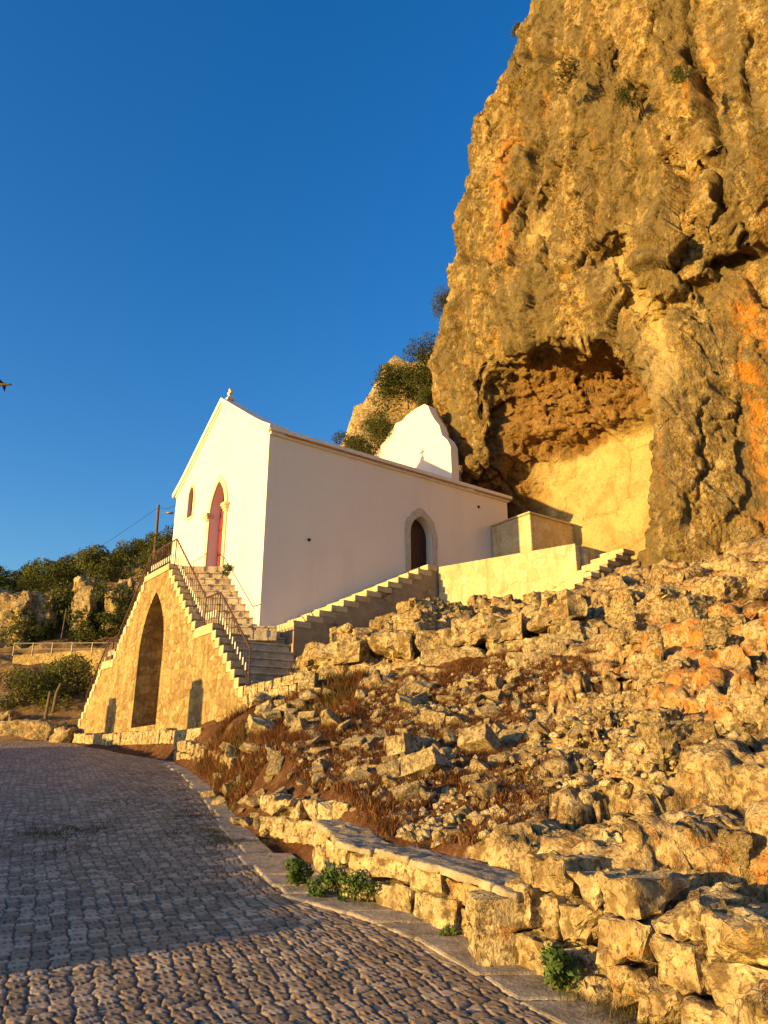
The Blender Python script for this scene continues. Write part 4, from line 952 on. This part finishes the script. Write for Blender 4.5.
# moss and grass in the cobble joints
sp_ = []
for px_, py_, Y_, n_, r_ in ((210, 827, 9.8, 60, .3), (232, 842, 9.2, 40, .2), (60, 830, 9.6, 60, .35), (75, 822, 10, 40, .3), (190, 772, 16.5, 60, .7), (170, 790, 13.5, 40, .4), (195, 812, 11, 30, .25), (130, 800, 12.2, 25, .3), (50, 850, 8.6, 20, .2)):
    a_ = (px_-384)/FPX; x_ = a_*Y_*1.0; p = at(px_, py_, Y_); sp_.append(np.stack([g.normal(p[0], r_, n_), g.normal(p[1], r_*.8, n_)], 1))
xy = np.concatenate(sp_); struct('joint_grass', blades('joint_grass', xy, road_z(xy[:, 0], xy[:, 1])+.01, .035, OLIVE, 65, 1.6, .003, 14), 'stuff')

# ------------------------------------------------------------------ leafy plants
def leafmesh(name, g, n, lobes, size, mat, flat=0.):
    """lobes: (centre, radii). leaves sit mostly on the outside of each lobe"""
    C_, T_ = [], []
    vol = np.array([np.prod(l[1]) for l in lobes])**.7; vol /= vol.sum()
    for (c, r), v_ in zip(lobes, vol):
        k = int(n*v_)+4; d_ = g.normal(size=(k, 3)); d_ /= np.linalg.norm(d_, axis=1)[:, None]
        rr = g.uniform(.35, 1.08, k)**.55; p = d_*rr[:, None]
        nz = fbm(p+np.array(c), .5, 2, seed=g.uniform(0, 40)); keep = nz > -.28
        p = p*(1+.28*nz[:, None]); C_.append((p*np.array(r)+np.array(c))[keep]); T_.append(np.clip(.5+.5*nz[keep]+g.normal(0, .18, keep.sum()), 0, 1))
    C_ = np.concatenate(C_); T_ = np.concatenate(T_); n = len(C_)
    a = g.normal(size=(n, 3)); a /= np.linalg.norm(a, axis=1)[:, None]; b = np.cross(a, g.normal(size=(n, 3))); b /= np.linalg.norm(b, axis=1)[:, None]
    s_ = size*g.uniform(.6, 1.4, n)[:, None]
    V = np.stack([C_-a*s_, C_+b*s_*.45, C_+a*s_, C_-b*s_*.45], 1).reshape(-1, 3); i = np.arange(n)*4
    return mesh_from(name, V, np.stack([i, i+1, i+2, i+3], 1), mat, False, {'tone': np.repeat(T_, 4)})
def lobes_for(g, n, R_, H_):
    L = []
    for k in range(n):
        a = g.uniform(0, 6.28); q = g.uniform(0, .85)*R_; h = g.uniform(.12, .85)*H_
        r = g.uniform(.24, .48)*R_; L.append(((q*math.cos(a), q*math.sin(a), h), (r, r, r*g.uniform(.7, .95))))
    return L
shrubs = []
for k in range(7):
    gg = np.random.default_rng(300+k); shrubs.append(leafmesh('hill_shrub', gg, 3000, lobes_for(gg, 11, 1.2, 1.7), .062, (LEAF_D, LEAF_G)[k % 2]))
def stem_mesh(name, g, H_, r, nb=5, spread=.6):
    mb = MB(); mb.tube([(0, 0, -.3), (g.normal(0, .05), g.normal(0, .05), H_*.4), (g.normal(0, .12), g.normal(0, .12), H_*.8)], [r, r*.75, r*.4], 7)
    for k in range(nb):
        a = g.uniform(0, 6.28); z = H_*g.uniform(.2, .6); e = (spread*math.cos(a), spread*math.sin(a), z+H_*.4)
        mb.tube([(0, 0, z), (e[0]*.5, e[1]*.5, z+H_*.15), e], [r*.55, r*.35, r*.15], 5)
    me = bpy.data.meshes.new(name); me.from_pydata(mb.v, [], mb.f); me.materials.append(BARK); return me
def plant(name, loc, crown, trunk, sc, rz, label, cat, group=None, cn='foliage', tn_='stem'):
    o = empty(name, loc, rz, label, cat, group); o.scale = sc
    link(tn_, trunk, o); link(cn, crown, o); return o
tr_m = [stem_mesh('stem', np.random.default_rng(5+k), 1.5, .07) for k in range(3)]
tr_s = [stem_mesh('stem', np.random.default_rng(15+k), .8, .035, 6, .45) for k in range(3)]
# the scrub on the far hillside
g = np.random.default_rng(77); spots = []
while len(spots) < 240:
    x, y = g.uniform(-34, -1), g.uniform(40, 64)
    a = x/y
    if a < -.62: continue
    if any((x-p[0])**2+(y-p[1])**2 < 1.1 for p in spots): continue
    if fbm(np.array([[x, y, 0]]), 9, 2, seed=4)[0] < -.25: continue
    if any(abs(x/y-a_) < w_ and Yc-5 < y < Yc+1. for a_, w_, Yc in ((-.385, .014, 46), (-.47, .035, 46), (-.432, .016, 46), (-.35, .01, 46))): continue
    spots.append((x, y))
zz = hill([p[0] for p in spots], [p[1] for p in spots])
for k, (x, y) in enumerate(spots):
    s_ = g.uniform(.7, 1.5)
    o = link('hill_shrub', shrubs[g.integers(7)]); o.location = (x, y, zz[k]-.25); o.rotation_euler = (0, 0, g.uniform(0, 6.28)); o.scale = (s_, s_, s_*g.uniform(.8, 1.25))
    tag(o, 'dense evergreen shrub in the scrub covering the far hillside', 'shrub', 'shrubs on the far hillside')
# pale rocks on that hillside
hk = []
for k, (px_, py_, Y_, w_, h_, lab) in enumerate(((84, 602, 41, 1.1, 1.8, 'tall pale rock pinnacle standing among the hillside shrubs'), (12, 618, 41, 2.6, 2.0, 'broad pale rock face cut by the left edge among hillside shrubs'),
        (43, 618, 41, 1.2, 1.8, 'square pale crag between the broad rock face and the pinnacle'), (113, 606, 41, .8, 1.2, 'small pale crag just behind the left stair railing'), (126, 592, 42, .8, 1.2, 'narrow pale crag higher up behind the stair railing'))):
    gg = np.random.default_rng(400+k); V, Fc = hull_rock(gg, (w_, w_*.8, h_*1.7), .7, 4, .12, .06); p = at(px_, py_, Y_)
    o = link('hill_crag', mesh_from('hill_crag', V, Fc, BLOCK)); o.location = (p[0], p[1], p[2]-.3); tag(o, lab, 'rock', 'crags on the hillside')
# olive-like trees in front of the little retaining wall
for k, (px_, py_, Y_, s_, lab) in enumerate(((46, 716, 31, 1.25, 'bushy green tree below the railed retaining wall left of the stairs'), (74, 706, 32, 1.05, 'rounded tree closest to the left stair flight'), (22, 722, 30.5, 1.0, 'low dark tree at the foot of the slope, left of the bushy tree'),
        (72, 640, 44, 1.7, 'bright green tree just above the metal railing on the hillside'), (92, 628, 45, 1.6, 'second green tree above the railing, nearer the stairs'), (20, 648, 42, 1.5, 'spreading tree at the end of the metal railing'), (160, 556, 46, 1.6, 'dark tree on the ridge beneath the lamp pole'), (171, 548, 44, 1.2, 'small tree between the lamp pole and the chapel'))):
    gg = np.random.default_rng(500+k); cm = leafmesh('crown', gg, 8000, lobes_for(gg, 16, 1.25, 1.9), .04, (LEAF_G, LEAF_D)[k in (2, 6, 7)]); p = at(px_, py_, Y_); z_ = float(hill([p[0]], [p[1]])[0])
    plant('hillside_tree', (p[0], p[1], min(z_, p[2])), cm, tr_m[k % 3], (s_, s_, s_*1.05), k*1.3, lab, 'tree', 'trees below and above the railing', 'crown', 'trunk')

# retaining wall with a metal railing, left of the stairs
pA, pB = at(13, 655, 37), at(112, 655, 35)
rw = empty('retaining_wall', tuple(pA), 0, 'pale stone retaining wall carrying a railed path across the hillside', 'retaining wall')
mb = MB(); da = pB-pA; nrm_ = np.array([da[1], -da[0], 0]); nrm_ /= np.linalg.norm(nrm_); nrm_ *= -np.sign(nrm_[1])*1.
q = [pA, pB, pB-nrm_*3, pA-nrm_*3]
mb.add([(*(p[:2]-pA[:2]), -2.4) for p in q]+[(*(p[:2]-pA[:2]), 0) for p in q], [(0, 1, 2, 3), (4, 5, 6, 7), (0, 1, 5, 4), (1, 2, 6, 5), (2, 3, 7, 6), (3, 0, 4, 7)])
mb.build('masonry_wall', STAIRWALL, rw, (0, 0, 0), False, .05)
mr = empty('metal_railing', tuple(pA), 0, 'two-bar pale metal railing along the top of the retaining wall', 'railing')
for h_ in (.28, .56):
    mb = MB(); mb.tube([(0, 0, h_), tuple(da[:2])+(h_+da[2],)], .025, 6); mb.build('rail', GALV, mr)
for k in range(6):
    mb = MB(); p = da*k/5; mb.tube([(p[0], p[1], p[2]-.05), (p[0], p[1], p[2]+.58)], .03, 6); mb.build('post', GALV, mr)
for k, (px_, py_, lab) in enumerate(((46, 712, 'short weathered post standing on the dirt track left of the stairs'), (54, 704, 'leaning weathered post a little higher up the dirt track'), (62, 633, 'thin pole standing behind the metal railing'))):
    p = at(px_, py_, 29 if k < 2 else 40); hgt_ = .75 if k < 2 else 1.3
    mb = MB(); mb.tube([(0, 0, -.3), (.02, .03, hgt_*.5), (.05+.1*(k == 1), 0, hgt_)], [.06, .055, .045] if k < 2 else [.035, .03, .03], 7); o = mb.build('wooden_post', WOOD, None, (0, 0, 0)); o.location = tuple(p); tag(o, lab, 'post')
# ochre rock by the stairs' left foot
for k, (px_, py_, Y_, d_, lab) in enumerate(((60, 741, 26.9, (.9, .7, 1.0), 'ochre boulder at the left foot of the staircase'), (18, 736, 28, (3.0, 1.2, 1.1), 'low ochre rock bank at the end of the road'), (3, 728, 29, (1.0, 1.0, 1.2), 'grey boulder at the left edge above the road'))):
    gg = np.random.default_rng(600+k); V, Fc = hull_rock(gg, d_, .4, 4, .09, .06); p = at(px_, py_, Y_)
    o = link('boulder', mesh_from('boulder', V, Fc, BLOCK)); o.location = tuple(p); tag(o, lab, 'boulder')

# lamp pole with wires
p0 = at(157, 540, 45); p1 = at(158.5, 505, 45)
pol = empty('utility_pole', (p0[0], p0[1], p0[2]-3), 0, 'wooden utility pole with a street lamp, on the ridge behind the chapel', 'utility pole')
h_ = p1[2]-p0[2]+3
mb = MB(); mb.tube([(0, 0, 0), (p1[0]-p0[0], 0, h_)], [.11, .085], 9); mb.build('post', WOOD, pol)
mb = MB(); mb.tube([(.05, -.1, h_-.62), (.3, -.15, h_-.58), (.55, -.2, h_-.6)], .025, 6); mb.build('lamp_arm', GALV, pol)
mb = MB(); V, Fc = ico(2); mb.add(V*np.array([.24, .12, .08])+np.array([.7, -.22, h_-.6]), Fc); mb.build('lamp_head', GALV, pol, (0, 0, 0), True)
def wire(name, a, b, sag, lab, r=.012):
    a, b = Vector(a), Vector(b); mb = MB(); pts = [(a.lerp(b, k/14)-Vector((0, 0, sag*4*(k/14)*(1-k/14))))-a for k in range(15)]
    mb.tube(pts, r, 5); o = mb.build(name, BLACK); o.location = a; tag(o, lab, 'wire')
wire('overhead_wire', p1+np.array([0, 0, -.15]), at(-60, 612, 75), 1.5, 'overhead wire sagging from the pole towards the left edge of the sky')
wire('overhead_wire', p1+np.array([0, 0, -.05]), F(.1, 6.6, 10.9), .25, 'short wire running from the pole to the chapel corner')

# ------------------------------------------------------------------ second rock and its shrubs left of the main cliff
gg = np.random.default_rng(701); V, Fc = rock_verts(gg, (9., 8., 11.8), 5, 8, .2, .14, 14)
V[:, 0] += .32*np.clip(V[:, 2]+2, -3, 6)
p = at(408, 440, 33)
o = link('rock_shoulder', mesh_from('rock_shoulder', V, Fc, BLOCK)); o.location = (p[0]+1.0, p[1]+2.5, p[2]-.6); tag(o, 'pale rounded rock shoulder rising behind the white end wall', 'rock')
for k, (px_, py_, Y_, s_, lab) in enumerate(((361, 447, 29, 1.0, 'wispy dark shrub beside the white end wall'), (380, 428, 28.5, .9, 'reddish dark shrub on the flank of the rock shoulder'), (408, 382, 29.5, 1.3, 'large dark bush on top of the rock shoulder'), (428, 356, 29, 1.05, 'dark bush wedged against the main cliff'), (447, 304, 29.2, .7, 'thin bush clinging to the cliff edge high up'), (396, 376, 30, .8, 'small bush at the outer lip of the rock shoulder'), (427, 398, 28, .6, 'dark trailing plant in the cleft above the end wall'))):
    gg = np.random.default_rng(720+k); cm = leafmesh('foliage', gg, 8500, lobes_for(gg, 15, 1.25, 1.25), .038, LEAF_D); p = at(px_, py_, Y_)
    plant('cliff_shrub', (p[0], p[1], p[2]-.7*s_), cm, tr_s[k % 3], (s_*.85, s_, s_), k, lab, 'shrub', 'shrubs on the cliff')
# plants on the cliff face
for k, (w_, s_, z_, sc_, lab) in enumerate(((6.0, 7.6, 24.0, .55, 'sprawling dark shrub rooted in the middle of the high cliff face'), (7.9, 7.6, 21.3, .42, 'round dark tuft below a crack in the high cliff'), (2.4, 9.3, 31.2, .35, 'wiry shrub against the sky at the top of the cliff'), (10.3, 6.8, 19.6, .35, 'dark tuft near the right edge of the cliff'))):
    gg = np.random.default_rng(760+k); cm = leafmesh('foliage', gg, 1500, lobes_for(gg, 8, 1.1, 1.5), .07, OLIVE if k == 0 else LEAF_D)
    plant('cliff_plant', F(s_, -w_, z_), cm, tr_s[k % 3], (sc_*1.2, sc_*.8, sc_), k, lab, 'shrub', 'plants on the cliff face')
# green weeds by the bench and kerb
wm = [leafmesh('foliage', np.random.default_rng(800+k), 700, lobes_for(np.random.default_rng(820+k), 8, .9, .9), .11, LEAF_B) for k in range(3)]
for k, (x_, Y_, s_, lab) in enumerate(((-.78, 7.15, .22, 'green weed clump in the corner where the bench begins'), (-.45, 6.78, .20, 'leafy weed against the shaded end of the bench'), (-.2, 6.62, .19, 'spreading weed next to the bench front, nearest the lit part'), (.93, 4.82, .22, 'single bushy green weed at the foot of the rough blocks'), (.42, 5.75, .07, 'tiny weed sprig at the foot of the bench'))):
    plant('weed_plant', (x_, Y_, GS*Y_+.0), wm[k % 3], tr_s[k % 3], (s_, s_, s_*1.1), k*2., lab, 'weed', 'green weeds beside the road')
plant('weed_plant', F(-.15, 2.0, 7.25), wm[1], tr_s[0], (.2, .25, .28), 1., 'yellowish weed growing from the steps beside the red door', 'weed', None)
# weeds on the foot of the stairs
xy = np.array([F(-.6+.5*g.normal(), -2.6+.55*g.normal())[:2] for _ in range(260)]); struct('stair_weeds', blades('stair_weeds', xy, terrain(xy[:, 0], xy[:, 1]), .3, OLIVE, 68, .6, .006, 6), 'stuff')

# bird at the left edge of the sky
b_ = at(3, 384.5, 14)
bd = empty('bird', tuple(b_), 0, 'small dark bird in flight at the left edge of the sky', 'bird')
mb = MB(); mb.tube([(-.16, 0, 0), (-.1, 0, .01), (0, 0, 0), (.1, 0, 0), (.14, 0, .005), (.19, 0, .0)], [.008, .035, .04, .02, .026, .004], 9); mb.build('body', WOOD, bd, (0, 0, 0), True)
for sg in (-1, 1):
    mb = MB(); mb.add([(-.1, 0, 0), (.04, 0, 0), (-.02, sg*.16, .05), (-.1, sg*.15, .05), (-.12, sg*.33, .0), (-.1, 0, .012), (.04, 0, .012), (-.02, sg*.16, .06), (-.1, sg*.15, .06), (-.12, sg*.33, .008)], [(0, 1, 2, 3), (3, 2, 4), (5, 8, 7, 6), (8, 9, 7), (1, 6, 7, 2), (2, 7, 9, 4), (0, 3, 8, 5), (3, 4, 9, 8)]); mb.build('wing', BLACK, bd)

# ------------------------------------------------------------------ light
w = bpy.data.worlds.new('World'); SC.world = w; w.use_nodes = True; nt = w.node_tree
sky = nt.nodes.new('ShaderNodeTexSky'); sky.sky_type = 'NISHITA'; sky.sun_disc = False
sky.sun_elevation = R(SUN_EL); sky.sun_rotation = R(SUN_AZ % 360); sky.altitude = 300; sky.air_density = 1.2; sky.dust_density = 1.0; sky.ozone_density = 3.
hs = nt.nodes.new('ShaderNodeHueSaturation'); hs.inputs['Saturation'].default_value = 1.27; hs.inputs['Hue'].default_value = .515
nt.links.new(sky.outputs[0], hs.inputs['Color']); nt.links.new(hs.outputs[0], nt.nodes['Background'].inputs[0]); nt.nodes['Background'].inputs[1].default_value = .15
sl = bpy.data.lights.new('sun', 'SUN'); sl.energy = 3.7; sl.angle = R(.5); sl.color = (1., .645, .19)
so_ = bpy.data.objects.new('sun', sl); COL.objects.link(so_); so_.rotation_euler = Vector(-sd_).to_track_quat('-Z', 'Y').to_euler()
SC.view_settings.view_transform = 'Standard'; SC.view_settings.look = 'None'; SC.view_settings.exposure = 1.6; SC.view_settings.gamma = 1
SC.render.engine = 'CYCLES'; SC.cycles.use_denoising = True; SC.cycles.max_bounces = 6; SC.cycles.diffuse_bounces = 4
